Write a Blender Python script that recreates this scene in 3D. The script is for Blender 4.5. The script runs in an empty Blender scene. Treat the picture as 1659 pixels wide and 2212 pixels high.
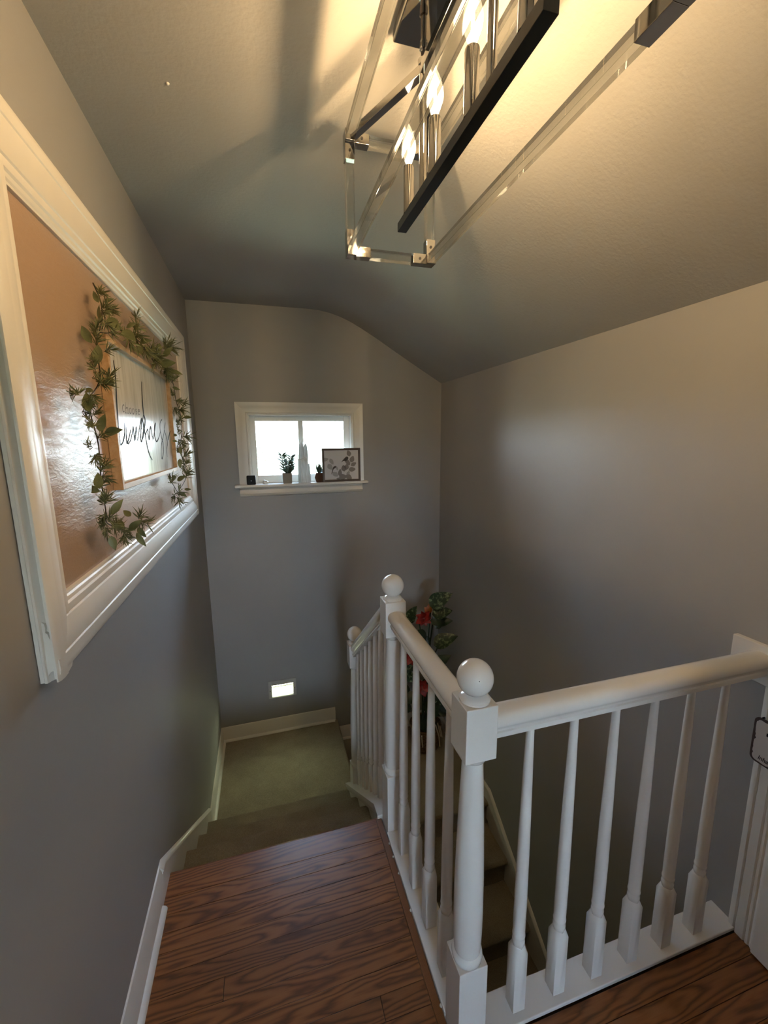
import bpy, bmesh, math, random
from mathutils import Vector, Matrix, Quaternion

random.seed(7)
SC = bpy.context.scene
COL = SC.collection

# ------------------------------------------------------------------ camera
W, H = 1659.0, 2212.0
FPX = 902.17
YAW, PITCH, ROLL = 0.279622, 0.173138, -0.0099764
CAM = Vector((0.0, 0.0, 1.6))
fwd = Vector((math.sin(YAW) * math.cos(PITCH), math.cos(YAW) * math.cos(PITCH), -math.sin(PITCH)))
r0 = Vector((math.cos(YAW), -math.sin(YAW), 0))
u0 = r0.cross(fwd)
RIGHT = math.cos(ROLL) * r0 + math.sin(ROLL) * u0
UP = -math.sin(ROLL) * r0 + math.cos(ROLL) * u0
FWD = fwd
cam_data = bpy.data.cameras.new('camera')
cam_data.sensor_fit = 'HORIZONTAL'
cam_data.sensor_width = 36.0
cam_data.lens = FPX / W * 36.0
cam_data.clip_start = 0.02
cam_data.clip_end = 2000
cam = bpy.data.objects.new('camera', cam_data)
COL.objects.link(cam)
m = Matrix((RIGHT, UP, -FWD)).transposed().to_4x4()
m.translation = CAM
cam.matrix_world = m
SC.camera = cam

# ------------------------------------------------------------------ colour management
SC.view_settings.view_transform = 'Standard'
SC.view_settings.look = 'None'
SC.view_settings.gamma = 1.0
SC.view_settings.use_curve_mapping = False
SC.view_settings.exposure = 0.0

# ------------------------------------------------------------------ sky and sun
SKY = 48.0
world = bpy.data.worlds.new('sky')
SC.world = world
world.use_nodes = True
wn = world.node_tree.nodes
wl = world.node_tree.links
for n in list(wn):
    wn.remove(n)
w_out = wn.new('ShaderNodeOutputWorld')
w_bg = wn.new('ShaderNodeBackground')
w_tc = wn.new('ShaderNodeTexCoord')
w_sep = wn.new('ShaderNodeSeparateXYZ')
w_ramp = wn.new('ShaderNodeValToRGB')
w_ramp.color_ramp.elements[0].position = 0.0
w_ramp.color_ramp.elements[0].color = (0.78, 0.89, 1.0, 1)
w_ramp.color_ramp.elements[1].position = 0.7
w_ramp.color_ramp.elements[1].color = (0.46, 0.66, 1.0, 1)
wl.new(w_tc.outputs['Generated'], w_sep.inputs[0])
wl.new(w_sep.outputs['Z'], w_ramp.inputs[0])
wl.new(w_ramp.outputs[0], w_bg.inputs[0])
w_bg.inputs[1].default_value = SKY
wl.new(w_bg.outputs[0], w_out.inputs[0])

sun_d = bpy.data.lights.new('sun', 'SUN')
sun_d.energy = 40.0
sun_d.angle = 0.02
sun_d.color = (1.0, 0.95, 0.86)
sun = bpy.data.objects.new('sun', sun_d)
COL.objects.link(sun)
sun.location = (30, 0, 30)
sun.rotation_euler = (0, math.radians(42), 0)      # shines from the east, along the house front

BULB = 3500.0         # emission of the filaments in the four candle bulbs
NIGHT = 52.0           # emission of the little wall night light


# ------------------------------------------------------------------ helpers
def ray(px, py):
    d = RIGHT * ((px - W / 2) / FPX) - UP * ((py - H / 2) / FPX) + FWD
    return d


def at_x(px, py, x):
    d = ray(px, py)
    return CAM + d * ((x - CAM.x) / d.x)


def at_y(px, py, y):
    d = ray(px, py)
    return CAM + d * ((y - CAM.y) / d.y)


def link(o, parent=None):
    COL.objects.link(o)
    if parent is not None:
        o.parent = parent
        o.matrix_parent_inverse = parent.matrix_world.inverted()
    return o


def empty(name, loc=(0, 0, 0)):
    o = bpy.data.objects.new(name, None)
    o.empty_display_size = 0.05
    o.location = loc
    o.matrix_world = Matrix.Translation(loc)
    COL.objects.link(o)
    return o


def tag(o, label=None, cat=None, group=None, kind=None):
    if label:
        o['label'] = label
    if cat:
        o['category'] = cat
    if group:
        o['group'] = group
    if kind:
        o['kind'] = kind
    return o


def obj(name, bm, material, parent=None, smooth=False, bevel=0.0, seg=2, auto=None):
    bmesh.ops.recalc_face_normals(bm, faces=bm.faces[:])
    if smooth:
        for f in bm.faces:
            f.smooth = True
    me = bpy.data.meshes.new(name)
    bm.to_mesh(me)
    bm.free()
    me.materials.append(material)
    o = bpy.data.objects.new(name, me)
    link(o, parent)
    if bevel:
        md = o.modifiers.new('bevel', 'BEVEL')
        md.width = bevel
        md.segments = seg
        md.limit_method = 'ANGLE'
        md.angle_limit = math.radians(40)
        md.harden_normals = True
        for p in me.polygons:
            p.use_smooth = True
    elif auto is not None:
        for p in me.polygons:
            p.use_smooth = True
        try:
            me.set_sharp_from_angle(angle=math.radians(auto))
        except Exception:
            pass
    return o


def box(bm, x0, x1, y0, y1, z0, z1):
    v = [bm.verts.new(c) for c in ((x0, y0, z0), (x1, y0, z0), (x1, y1, z0), (x0, y1, z0),
                                   (x0, y0, z1), (x1, y0, z1), (x1, y1, z1), (x0, y1, z1))]
    for f in ((3, 2, 1, 0), (4, 5, 6, 7), (0, 1, 5, 4), (1, 2, 6, 5), (2, 3, 7, 6), (3, 0, 4, 7)):
        bm.faces.new([v[i] for i in f])


def nbox(*a):
    bm = bmesh.new()
    box(bm, *a)
    return bm


def loft(bm, loops, cap=True, closed=True):
    rows = [[bm.verts.new(p) for p in lp] for lp in loops]
    n = len(rows[0])
    for a, b in zip(rows, rows[1:]):
        for i in range(n if closed else n - 1):
            j = (i + 1) % n
            try:
                bm.faces.new((a[i], a[j], b[j], b[i]))
            except ValueError:
                pass
    if cap and closed:
        bm.faces.new(list(reversed(rows[0])))
        bm.faces.new(rows[-1])
    return rows


def prism_x(bm, yz, x0, x1):
    loft(bm, [[(x0, y, z) for y, z in yz], [(x1, y, z) for y, z in yz]])


def prism_y(bm, xz, y0, y1):
    loft(bm, [[(x, y0, z) for x, z in xz], [(x, y1, z) for x, z in xz]])


def lathe(bm, prof, seg=24, cx=0.0, cy=0.0, cz=0.0):
    """prof: list of (radius, z) from bottom to top"""
    loops = []
    for r, z in prof:
        loops.append([(cx + r * math.cos(2 * math.pi * k / seg), cy + r * math.sin(2 * math.pi * k / seg), cz + z)
                      for k in range(seg)])
    loft(bm, loops)


def tube(bm, pts, rad, seg=8, up=Vector((0.13, 0.21, 0.97))):
    pts = [Vector(p) for p in pts]
    n = len(pts)
    rads = rad if isinstance(rad, (list, tuple)) else [rad] * n
    loops = []
    for i, p in enumerate(pts):
        t = (pts[min(i + 1, n - 1)] - pts[max(i - 1, 0)])
        t = t.normalized() if t.length > 1e-9 else Vector((0, 0, 1))
        a = t.cross(up)
        if a.length < 1e-3:
            a = t.cross(Vector((1, 0, 0)))
        a.normalize()
        b = t.cross(a).normalized()
        loops.append([p + (a * math.cos(2 * math.pi * k / seg) + b * math.sin(2 * math.pi * k / seg)) * rads[i]
                      for k in range(seg)])
    loft(bm, loops)


def spline(pts, k=6):
    """Catmull-Rom resample"""
    pts = [Vector(p) for p in pts]
    q = [pts[0]] + pts + [pts[-1]]
    out = []
    for i in range(1, len(q) - 2):
        p0, p1, p2, p3 = q[i - 1], q[i], q[i + 1], q[i + 2]
        for s in range(k):
            t = s / k
            out.append(0.5 * ((2 * p1) + (p2 - p0) * t + (2 * p0 - 5 * p1 + 4 * p2 - p3) * t * t
                              + (3 * p1 - p0 - 3 * p2 + p3) * t ** 3))
    out.append(pts[-1])
    return out


def moulding(prof, length, place, mit0=0.0, mit1=0.0):
    """prof: (d, h) polygon; place(s, d, h) -> point; mitre factors cut the ends along d"""
    bm = bmesh.new()
    loft(bm, [[place(mit0 * d, d, h) for d, h in prof], [place(length - mit1 * d, d, h) for d, h in prof]])
    return bm


# ------------------------------------------------------------------ materials
def mat(name, color, rough=0.5, metal=0.0, spec=0.5, coat=0.0):
    m_ = bpy.data.materials.new(name)
    m_.use_nodes = True
    b = m_.node_tree.nodes['Principled BSDF']
    b.inputs['Base Color'].default_value = (*color, 1)
    b.inputs['Roughness'].default_value = rough
    b.inputs['Metallic'].default_value = metal
    b.inputs['Specular IOR Level'].default_value = spec
    b.inputs['Coat Weight'].default_value = coat
    return m_


def nodes(m_):
    return m_.node_tree.nodes, m_.node_tree.links, m_.node_tree.nodes['Principled BSDF']


def pos_map(m_, scale=(1, 1, 1), rand=False, coord='pos'):
    n, l, b = nodes(m_)
    if coord == 'pos':
        g = n.new('ShaderNodeNewGeometry')
        src = g.outputs['Position']
    else:
        g = n.new('ShaderNodeTexCoord')
        src = g.outputs['Object']
    mp = n.new('ShaderNodeMapping')
    mp.inputs['Scale'].default_value = scale
    l.new(src, mp.inputs['Vector'])
    if rand:
        oi = n.new('ShaderNodeObjectInfo')
        mu = n.new('ShaderNodeMath')
        mu.operation = 'MULTIPLY'
        mu.inputs[1].default_value = 37.0
        l.new(oi.outputs['Random'], mu.inputs[0])
        cb = n.new('ShaderNodeCombineXYZ')
        l.new(mu.outputs[0], cb.inputs[0])
        l.new(mu.outputs[0], cb.inputs[2])
        l.new(cb.outputs[0], mp.inputs['Location'])
    return mp.outputs[0]


def noise(m_, vec, scale, detail=4, rough=0.55, dist=0.0):
    n, l, b = nodes(m_)
    t = n.new('ShaderNodeTexNoise')
    t.inputs['Scale'].default_value = scale
    t.inputs['Detail'].default_value = detail
    t.inputs['Roughness'].default_value = rough
    t.inputs['Distortion'].default_value = dist
    l.new(vec, t.inputs['Vector'])
    return t.outputs['Fac']


def ramp(m_, fac, stops, interp='LINEAR'):
    n, l, b = nodes(m_)
    r = n.new('ShaderNodeValToRGB')
    r.color_ramp.interpolation = interp
    e = r.color_ramp.elements
    while len(e) > 1:
        e.remove(e[-1])
    e[0].position = stops[0][0]
    e[0].color = (*stops[0][1], 1)
    for p, c in stops[1:]:
        x = e.new(p)
        x.color = (*c, 1)
    l.new(fac, r.inputs[0])
    return r.outputs[0]


def bump(m_, fac, strength=0.2, dist=0.002):
    n, l, b = nodes(m_)
    bp = n.new('ShaderNodeBump')
    bp.inputs['Strength'].default_value = strength
    bp.inputs['Distance'].default_value = dist
    l.new(fac, bp.inputs['Height'])
    l.new(bp.outputs[0], b.inputs['Normal'])


def to_color(m_, col):
    n, l, b = nodes(m_)
    l.new(col, b.inputs['Base Color'])


def paint(name, c, rough, nscale=90, bstr=0.15, bdist=0.001, var=0.03, spec=0.5):
    m_ = mat(name, c, rough, spec=spec)
    v = pos_map(m_)
    f2 = noise(m_, v, 2.2, 3)
    lo = tuple(max(0, k * (1 - var)) for k in c)
    hi = tuple(k * (1 + var) for k in c)
    to_color(m_, ramp(m_, f2, [(0.3, lo), (0.7, hi)]))
    bump(m_, noise(m_, v, nscale, 5), bstr, bdist)
    return m_


M = {}
M['wall'] = paint('wall_paint_grey', (0.350, 0.347, 0.346), 0.5, 130, 0.25, 0.0008)
M['ceiling'] = paint('ceiling_paint_grey', (0.40, 0.395, 0.385), 0.6, 85, 0.55, 0.0022)
M['trim'] = paint('trim_paint_white', (0.80, 0.785, 0.755), 0.32, 60, 0.06, 0.0006, 0.02)
M['rail'] = paint('railing_gloss_white', (0.80, 0.79, 0.775), 0.20, 70, 0.05, 0.0005, 0.015)
M['panel'] = mat('tan_gloss_panel', (0.44, 0.305, 0.21), 0.29)
_v = pos_map(M['panel'], (1, 2.2, 7))
bump(M['panel'], noise(M['panel'], _v, 14, 6, 0.65, 0.8), 0.32, 0.004)
M['frame'] = paint('frame_paint_cream', (0.79, 0.76, 0.70), 0.38, 60, 0.12, 0.0008, 0.04)


def wood_floor():
    """stained oak: flame-shaped growth rings on every board, in the board's own space"""
    m_ = mat('oak_floor', (0.2, 0.09, 0.04), 0.30, coat=0.12)
    n, l, b = nodes(m_)
    b.inputs['Coat Roughness'].default_value = 0.2

    def mth(op, a_, b_=None, c_=None):
        q = n.new('ShaderNodeMath')
        q.operation = op
        for i_, v_ in enumerate((a_, b_, c_)):
            if v_ is None:
                continue
            if isinstance(v_, (int, float)):
                q.inputs[i_].default_value = v_
            else:
                l.new(v_, q.inputs[i_])
        return q.outputs[0]

    tc = n.new('ShaderNodeTexCoord')
    oi = n.new('ShaderNodeObjectInfo')
    R_ = oi.outputs['Random']
    se = n.new('ShaderNodeSeparateXYZ')
    l.new(tc.outputs['Object'], se.inputs[0])
    x_, y_ = se.outputs['X'], se.outputs['Y']
    flip = mth('MULTIPLY_ADD', mth('GREATER_THAN', mth('FRACT', mth('MULTIPLY', R_, 7.3)), 0.5), 2.0, -1.0)
    yo = mth('ADD', y_, mth('MULTIPLY_ADD', R_, 0.05, -0.025))
    q_ = mth('POWER', mth('ABSOLUTE', mth('MULTIPLY', yo, 27.0)), 1.6)
    xs = mth('MULTIPLY', mth('MULTIPLY', x_, 1.5), flip)
    cb = n.new('ShaderNodeCombineXYZ')
    l.new(mth('MULTIPLY_ADD', x_, 3.2, mth('MULTIPLY', R_, 91.0)), cb.inputs[0])
    l.new(mth('MULTIPLY', y_, 16.0), cb.inputs[1])
    nz = noise(m_, cb.outputs[0], 1.0, 3.0, 0.5, 0.3)
    g_ = mth('ADD', mth('ADD', xs, q_), mth('MULTIPLY', nz, 2.1))
    sn = mth('SINE', mth('MULTIPLY', g_, 12.5))
    ring = mth('POWER', mth('MULTIPLY_ADD', sn, 0.5, 0.5), 0.55)
    cb2 = n.new('ShaderNodeCombineXYZ')
    l.new(mth('MULTIPLY_ADD', x_, 9.0, mth('MULTIPLY', R_, 53.0)), cb2.inputs[0])
    l.new(mth('MULTIPLY', y_, 420.0), cb2.inputs[1])
    fine = noise(m_, cb2.outputs[0], 1.0, 3, 0.6)
    val = mth('MULTIPLY_ADD', ring, 0.62, mth('MULTIPLY', fine, 0.42))
    c1 = ramp(m_, val, [(0.12, (0.078, 0.026, 0.0080)), (0.42, (0.165, 0.061, 0.0185)),
                        (0.66, (0.245, 0.098, 0.031)), (0.95, (0.300, 0.132, 0.046))])
    v3 = pos_map(m_, (1.0, 3.0, 1.0))
    big = noise(m_, v3, 1.6, 2)
    t1 = ramp(m_, big, [(0.3, (0.84, 0.80, 0.78)), (0.7, (1.08, 1.04, 1.0))])
    t2 = ramp(m_, R_, [(0.0, (0.84, 0.80, 0.78)), (1.0, (1.12, 1.08, 1.04))])
    res = c1
    for t_ in (t1, t2):
        mx = n.new('ShaderNodeMix')
        mx.data_type = 'RGBA'
        mx.blend_type = 'MULTIPLY'
        mx.inputs['Factor'].default_value = 1.0
        l.new(res, mx.inputs['A'])
        l.new(t_, mx.inputs['B'])
        res = mx.outputs['Result']
    to_color(m_, res)
    bump(m_, val, 0.06, 0.0006)
    return m_


M['oak'] = wood_floor()


def carpet():
    m_ = mat('beige_carpet', (0.30, 0.26, 0.19), 0.95, spec=0.1)
    v = pos_map(m_)
    f = noise(m_, v, 260, 3, 0.7)
    g = noise(m_, v, 6, 3)
    n, l, b = nodes(m_)
    c = ramp(m_, f, [(0.25, (0.225, 0.195, 0.142)), (0.75, (0.47, 0.42, 0.325))])
    t = ramp(m_, g, [(0.3, (0.85, 0.84, 0.82)), (0.7, (1.08, 1.07, 1.03))])
    mx = n.new('ShaderNodeMix')
    mx.data_type = 'RGBA'
    mx.blend_type = 'MULTIPLY'
    mx.inputs['Factor'].default_value = 1.0
    l.new(c, mx.inputs['A'])
    l.new(t, mx.inputs['B'])
    to_color(m_, mx.outputs['Result'])
    b.inputs['Sheen Weight'].default_value = 0.15
    bump(m_, f, 0.9, 0.005)
    return m_


M['carpet'] = carpet()
M['chrome'] = mat('polished_nickel', (0.50, 0.485, 0.46), 0.06, 1.0)
M['dark_metal'] = mat('dark_bar_metal', (0.10, 0.10, 0.105), 0.22, 1.0)
M['black'] = mat('black_plastic', (0.012, 0.013, 0.016), 0.45, spec=0.12)
M['white_plastic'] = mat('white_plastic', (0.8, 0.8, 0.8), 0.4)
M['pine'] = mat('natural_pine', (0.56, 0.36, 0.19), 0.5)
_v = pos_map(M['pine'], (40, 3, 40))
to_color(M['pine'], ramp(M['pine'], noise(M['pine'], _v, 1.5, 4, 0.6, 0.4), [(0.3, (0.46, 0.28, 0.13)), (0.7, (0.62, 0.42, 0.24))]))
M['board'] = mat('white_washed_board', (0.75, 0.74, 0.71), 0.14)
_v = pos_map(M['board'], (1, 20, 2.2))
_f = noise(M['board'], _v, 2.0, 4)
to_color(M['board'], ramp(M['board'], _f, [(0.32, (0.60, 0.59, 0.56)), (0.6, (0.78, 0.77, 0.74))]))
bump(M['board'], _f, 0.15, 0.001)
M['ink'] = mat('black_ink', (0.008, 0.008, 0.012), 0.6, spec=0.03)
M['grey_ink'] = mat('grey_ink', (0.16, 0.16, 0.16), 0.6, spec=0.05)


def acrylic():
    m_ = bpy.data.materials.new('clear_acrylic')
    m_.use_nodes = True
    n, l = m_.node_tree.nodes, m_.node_tree.links
    for x in list(n):
        n.remove(x)
    out = n.new('ShaderNodeOutputMaterial')
    tr = n.new('ShaderNodeBsdfTransparent')
    tr.inputs[0].default_value = (0.97, 0.97, 0.96, 1)
    gl = n.new('ShaderNodeBsdfGlass')
    gl.inputs['IOR'].default_value = 1.45
    gl.inputs['Roughness'].default_value = 0.03
    gl.inputs['Color'].default_value = (0.97, 0.97, 0.95, 1)
    mx = n.new('ShaderNodeMixShader')
    mx.inputs[0].default_value = 0.72
    l.new(tr.outputs[0], mx.inputs[1])
    l.new(gl.outputs[0], mx.inputs[2])
    l.new(mx.outputs[0], out.inputs[0])
    return m_


M['acrylic'] = acrylic()


def pane_mat(name='window_glass'):
    m_ = bpy.data.materials.new(name)
    m_.use_nodes = True
    n, l = m_.node_tree.nodes, m_.node_tree.links
    for x in list(n):
        n.remove(x)
    out = n.new('ShaderNodeOutputMaterial')
    tr = n.new('ShaderNodeBsdfTransparent')
    tr.inputs[0].default_value = (0.95, 0.97, 0.96, 1)
    gl = n.new('ShaderNodeBsdfGlossy')
    gl.inputs['Roughness'].default_value = 0.02
    fr = n.new('ShaderNodeFresnel')
    fr.inputs[0].default_value = 1.45
    mx = n.new('ShaderNodeMixShader')
    l.new(fr.outputs[0], mx.inputs[0])
    l.new(tr.outputs[0], mx.inputs[1])
    l.new(gl.outputs[0], mx.inputs[2])
    l.new(mx.outputs[0], out.inputs[0])
    return m_


M['glass'] = pane_mat()


def emit(name, color, strength):
    m_ = bpy.data.materials.new(name)
    m_.use_nodes = True
    b = m_.node_tree.nodes['Principled BSDF']
    b.inputs['Base Color'].default_value = (0.9, 0.9, 0.85, 1)
    b.inputs['Emission Color'].default_value = (*color, 1)
    b.inputs['Emission Strength'].default_value = strength
    return m_


M['filament'] = emit('lit_filament', (1.0, 0.655, 0.31), BULB)


def bulb_glass():
    m_ = bpy.data.materials.new('glowing_bulb_glass')
    m_.use_nodes = True
    n, l = m_.node_tree.nodes, m_.node_tree.links
    for x in list(n):
        n.remove(x)
    out = n.new('ShaderNodeOutputMaterial')
    tr = n.new('ShaderNodeBsdfTransparent')
    tr.inputs[0].default_value = (0.93, 0.93, 0.93, 1)
    em = n.new('ShaderNodeEmission')
    em.inputs[0].default_value = (1.0, 0.80, 0.50, 1)
    em.inputs[1].default_value = 6.0
    ad = n.new('ShaderNodeAddShader')
    l.new(tr.outputs[0], ad.inputs[0])
    l.new(em.outputs[0], ad.inputs[1])
    l.new(ad.outputs[0], out.inputs[0])
    return m_


M['bulb'] = bulb_glass()
M['night'] = emit('lit_night_lens', (0.86, 1.0, 0.62), NIGHT)


def leaf_mat(name, lo, hi, scale, rough=0.45, split=(0.35, 0.65), coord='pos'):
    m_ = mat(name, hi, rough)
    v = pos_map(m_, coord=coord)
    to_color(m_, ramp(m_, noise(m_, v, scale, 4), [(split[0], lo), (split[1], hi)]))
    return m_


M['leaf'] = leaf_mat('sage_leaf', (0.105, 0.125, 0.048), (0.185, 0.205, 0.092), 30)
M['needle'] = leaf_mat('rosemary_needle', (0.075, 0.092, 0.030), (0.19, 0.20, 0.085), 40)
M['stem'] = mat('dark_twig', (0.035, 0.028, 0.018), 0.7)
M['mottled'] = leaf_mat('mottled_leaf', (0.012, 0.030, 0.010), (0.20, 0.25, 0.12), 42, 0.35, (0.50, 0.66))
M['dark_leaf'] = leaf_mat('dark_leaf', (0.006, 0.014, 0.006), (0.022, 0.045, 0.018), 20, 0.35)
M['red'] = leaf_mat('red_petal', (0.16, 0.010, 0.008), (0.36, 0.022, 0.014), 30, 0.45)
M['orange'] = leaf_mat('orange_petal', (0.40, 0.10, 0.008), (0.52, 0.17, 0.02), 30, 0.45)
M['succulent'] = leaf_mat('succulent_green', (0.030, 0.065, 0.042), (0.075, 0.125, 0.080), 60, 0.5)
M['pot_grey'] = paint('grey_concrete_pot', (0.30, 0.28, 0.25), 0.8, 200, 0.3, 0.001, 0.08)
M['pot_brown'] = paint('brown_clay_pot', (0.085, 0.040, 0.024), 0.7, 200, 0.3, 0.001, 0.1)
M['soil'] = mat('soil', (0.03, 0.02, 0.012), 0.95)


def crystal_mat():
    m_ = mat('selenite_crystal', (0.86, 0.88, 0.88), 0.3)
    n, l, b = nodes(m_)
    b.inputs['Subsurface Weight'].default_value = 0.35
    b.inputs['Subsurface Radius'].default_value = (0.02, 0.02, 0.02)
    b.inputs['Transmission Weight'].default_value = 0.25
    v = pos_map(m_, (1, 1, 0.12))
    f = noise(m_, v, 120, 4)
    to_color(m_, ramp(m_, f, [(0.3, (0.62, 0.62, 0.58)), (0.7, (0.92, 0.93, 0.92))]))
    bump(m_, f, 0.5, 0.003)
    return m_


M['crystal'] = crystal_mat()
_n, _l, _b = nodes(M['crystal'])
_b.inputs['Transmission Weight'].default_value = 0.0
_b.inputs['Subsurface Weight'].default_value = 0.0
_t = _n.new('ShaderNodeBsdfTranslucent')
_t.inputs[0].default_value = (0.86, 0.95, 1.0, 1)
_x = _n.new('ShaderNodeMixShader')
_x.inputs[0].default_value = 0.13
_l.new(_b.outputs[0], _x.inputs[1])
_l.new(_t.outputs[0], _x.inputs[2])
_l.new(_x.outputs[0], _n['Material Output'].inputs['Surface'])

M['dark_wood'] = paint('dark_wood_frame', (0.085, 0.058, 0.042), 0.5, 120, 0.2, 0.001, 0.15)
M['paper'] = mat('print_paper', (0.72, 0.70, 0.72), 0.6)
M['print_grey'] = mat('print_grey_leaf', (0.26, 0.235, 0.225), 0.7)
M['print_light'] = mat('print_pale_leaf', (0.42, 0.40, 0.41), 0.7)
M['print_dark'] = mat('print_dark', (0.075, 0.065, 0.062), 0.7)
M['basket'] = mat('woven_basket', (0.16, 0.09, 0.045), 0.8)
_v = pos_map(M['basket'], (1, 1, 2))
_f = noise(M['basket'], _v, 55, 3)
to_color(M['basket'], ramp(M['basket'], _f, [(0.35, (0.055, 0.028, 0.012)), (0.65, (0.21, 0.125, 0.06))]))
bump(M['basket'], _f, 0.8, 0.006)
M['birch'] = mat('pale_stick', (0.50, 0.42, 0.30), 0.8)
M['plate'] = mat('grey_painted_plate', (0.46, 0.455, 0.44), 0.35)
M['sign_rust'] = mat('rusted_sign_edge', (0.055, 0.033, 0.034), 0.7)
M['grass'] = leaf_mat('lawn', (0.15, 0.165, 0.085), (0.25, 0.26, 0.15), 0.4, 0.9)
M['bark'] = paint('bark', (0.10, 0.075, 0.055), 0.9, 60, 0.6, 0.01, 0.2)
M['plain'] = mat('subfloor', (0.10, 0.06, 0.035), 0.8)


def sign_face():
    m_ = mat('distressed_sign', (0.62, 0.58, 0.56), 0.5)
    return m_


M['sign_face'] = sign_face()

# ------------------------------------------------------------------ dimensions (metres; hallway floor is z = 0)
XL, XR, YB = -0.435, 1.412, 3.212        # wall faces
YR = -3.0                                # wall behind
RISE = 0.19
NOSES = [1.488, 1.760, 2.018, 2.285]     # top nosing, then the carpeted treads
LAND = -4 * RISE                         # first landing
LAND2 = -5 * RISE                        # second landing, one step lower
LOW = -2.85
SX0, SX1 = 0.402, 0.486                  # line of the balustrade
TH = 0.12

# ------------------------------------------------------------------ walls, ceiling
KIND = 'structure'
bm = nbox(XL - TH, XL, YR - TH, YB + TH, LOW, 2.62)
tag(obj('wall_left', bm, M['wall']), 'grey painted side wall holding the big framed panel', kind=KIND)

# back wall with the window hole
WX0, WX1, WZ0, WZ1 = -0.088, 0.672, 1.262, 1.785
bm = bmesh.new()
box(bm, XL - TH, WX0, YB, YB + TH, LOW, 2.62)
box(bm, WX1, XR + TH, YB, YB + TH, LOW, 2.62)
box(bm, WX0, WX1, YB, YB + TH, LOW, WZ0)
box(bm, WX0, WX1, YB, YB + TH, WZ1, 2.62)
tag(obj('wall_back', bm, M['wall']), 'grey painted end wall with the small window above the landing', kind=KIND)

bm = nbox(XR, XR + TH, YR - TH, YB + TH, LOW, 2.62)
tag(obj('wall_right', bm, M['wall']), 'long grey painted wall over the stairwell', kind=KIND)

# unseen wall behind; its window is added to light the hallway
RX0, RX1, RZ0, RZ1 = -0.34, 0.42, 0.78, 1.72
bm = bmesh.new()
box(bm, XL - TH, RX0, YR - TH, YR, LOW, 2.62)
box(bm, RX1, XR + TH, YR - TH, YR, LOW, 2.62)
box(bm, RX0, RX1, YR - TH, YR, LOW, RZ0)
box(bm, RX0, RX1, YR - TH, YR, RZ1, 2.62)
tag(obj('wall_rear', bm, M['wall']), 'grey hallway wall behind, with the added daylight window', kind=KIND)

bm = nbox(0.66, XR + 0.01, YR - 0.01, -0.45, -0.02, 2.62)  # unseen box, added to keep rear daylight off the right-hand balusters
tag(obj('wall_shade_box', bm, M['wall']), 'unseen grey wall box added behind to shade the right of the hallway', kind=KIND)

ceil_xz = [(XL - 0.05, 2.522), (0.36, 2.522), (0.44, 2.518), (0.52, 2.506), (0.60, 2.484), (0.68, 2.452), (0.76, 2.412),
           (0.88, 2.345), (1.05, 2.243), (1.24, 2.132), (XR, 2.034), (XR + 0.05, 2.005)]
bm = bmesh.new()
prism_y(bm, ceil_xz + [(XR + 0.05, 2.72), (XL - 0.05, 2.72)], YR - 0.05, YB + 0.05)
tag(obj('ceiling', bm, M['ceiling'], auto=30), 'grey textured ceiling, flat then curving down to a slope', kind=KIND)

cl = bpy.data.objects['ceiling']
bm = bmesh.new()
_d = ray(362, 180)
_p = CAM + _d * ((2.522 - CAM.z) / _d.z)
lathe(bm, [(0.0005, -0.0035), (0.003, -0.003), (0.005, 0.0), (0.004, 0.001)], 10, _p.x, _p.y, _p.z)
obj('nail_pop', bm, M['trim'], cl, smooth=True)

# ------------------------------------------------------------------ hallway floor
floor = obj('floor', bmesh.new(), M['plain'])
bm = bmesh.new()
box(bm, XL - 0.05, SX0 - 0.004, YR - 0.05, 1.470, -0.24, -0.019)
box(bm, SX0 - 0.004, XR + 0.05, YR - 0.05, 0.835, -0.24, -0.019)
bm.to_mesh(floor.data)
bm.free()
tag(floor, 'oak plank hallway floor at the head of the stairs', kind=KIND)


def plank(x0, x1, y0, y1):
    cx_, cy_ = (x0 + x1) / 2, (y0 + y1) / 2
    bm_ = nbox(x0 - cx_, x1 - cx_, y0 - cy_, y1 - cy_, -0.019, 0.0)
    o_ = obj('plank', bm_, M['oak'], floor, bevel=0.0007, seg=1)
    o_.matrix_world = Matrix.Translation((cx_, cy_, 0))
    return o_


G = 0.0006
plank(XL, SX0 - 0.026, 1.395 + G, NOSES[0] - 0.002).name = 'nosing_plank'
bm = bmesh.new()                                  # rounded front of the wooden nosing
ys = NOSES[0]
pts = [(ys - 0.004, 0.0)] + [(ys - 0.004 + 0.014 * math.sin(a), -0.014 + 0.014 * math.cos(a))
                             for a in [math.pi * k / 8 for k in range(1, 9)]] + [(ys - 0.004, -0.028)]
prism_x(bm, pts, XL, SX0 - 0.002)
obj('stair_nosing', bm, M['oak'], floor, auto=50)
PW = 0.0585
y = 1.395
k = 0
joints = [None, None, None, None, None, -0.20, None, None, 0.24, None, None, -0.05]
while y > -1.2:
    y0 = y - PW
    if y > 0.757:
        x_end = SX0 - 0.026
        j = joints[k % len(joints)]
        if k < 4:
            j = None
    else:
        x_end = XR - 0.018
        j = [0.62, 0.95, 0.31, 1.12, 0.78, 0.45][k % 6]
    if j is None:
        plank(XL, x_end, y0 + G, y - G)
    else:
        plank(XL, j - G, y0 + G, y - G)
        plank(j + G, x_end, y0 + G, y - G)
    y = y0
    k += 1
# strip that closes the boards along the railing shoe
bm = nbox(SX0 - 0.0255, SX0 - 0.001, 0.757, 1.487, -0.019, 0.0015)
obj('border_plank', bm, M['oak'], floor, bevel=0.002)

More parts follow.
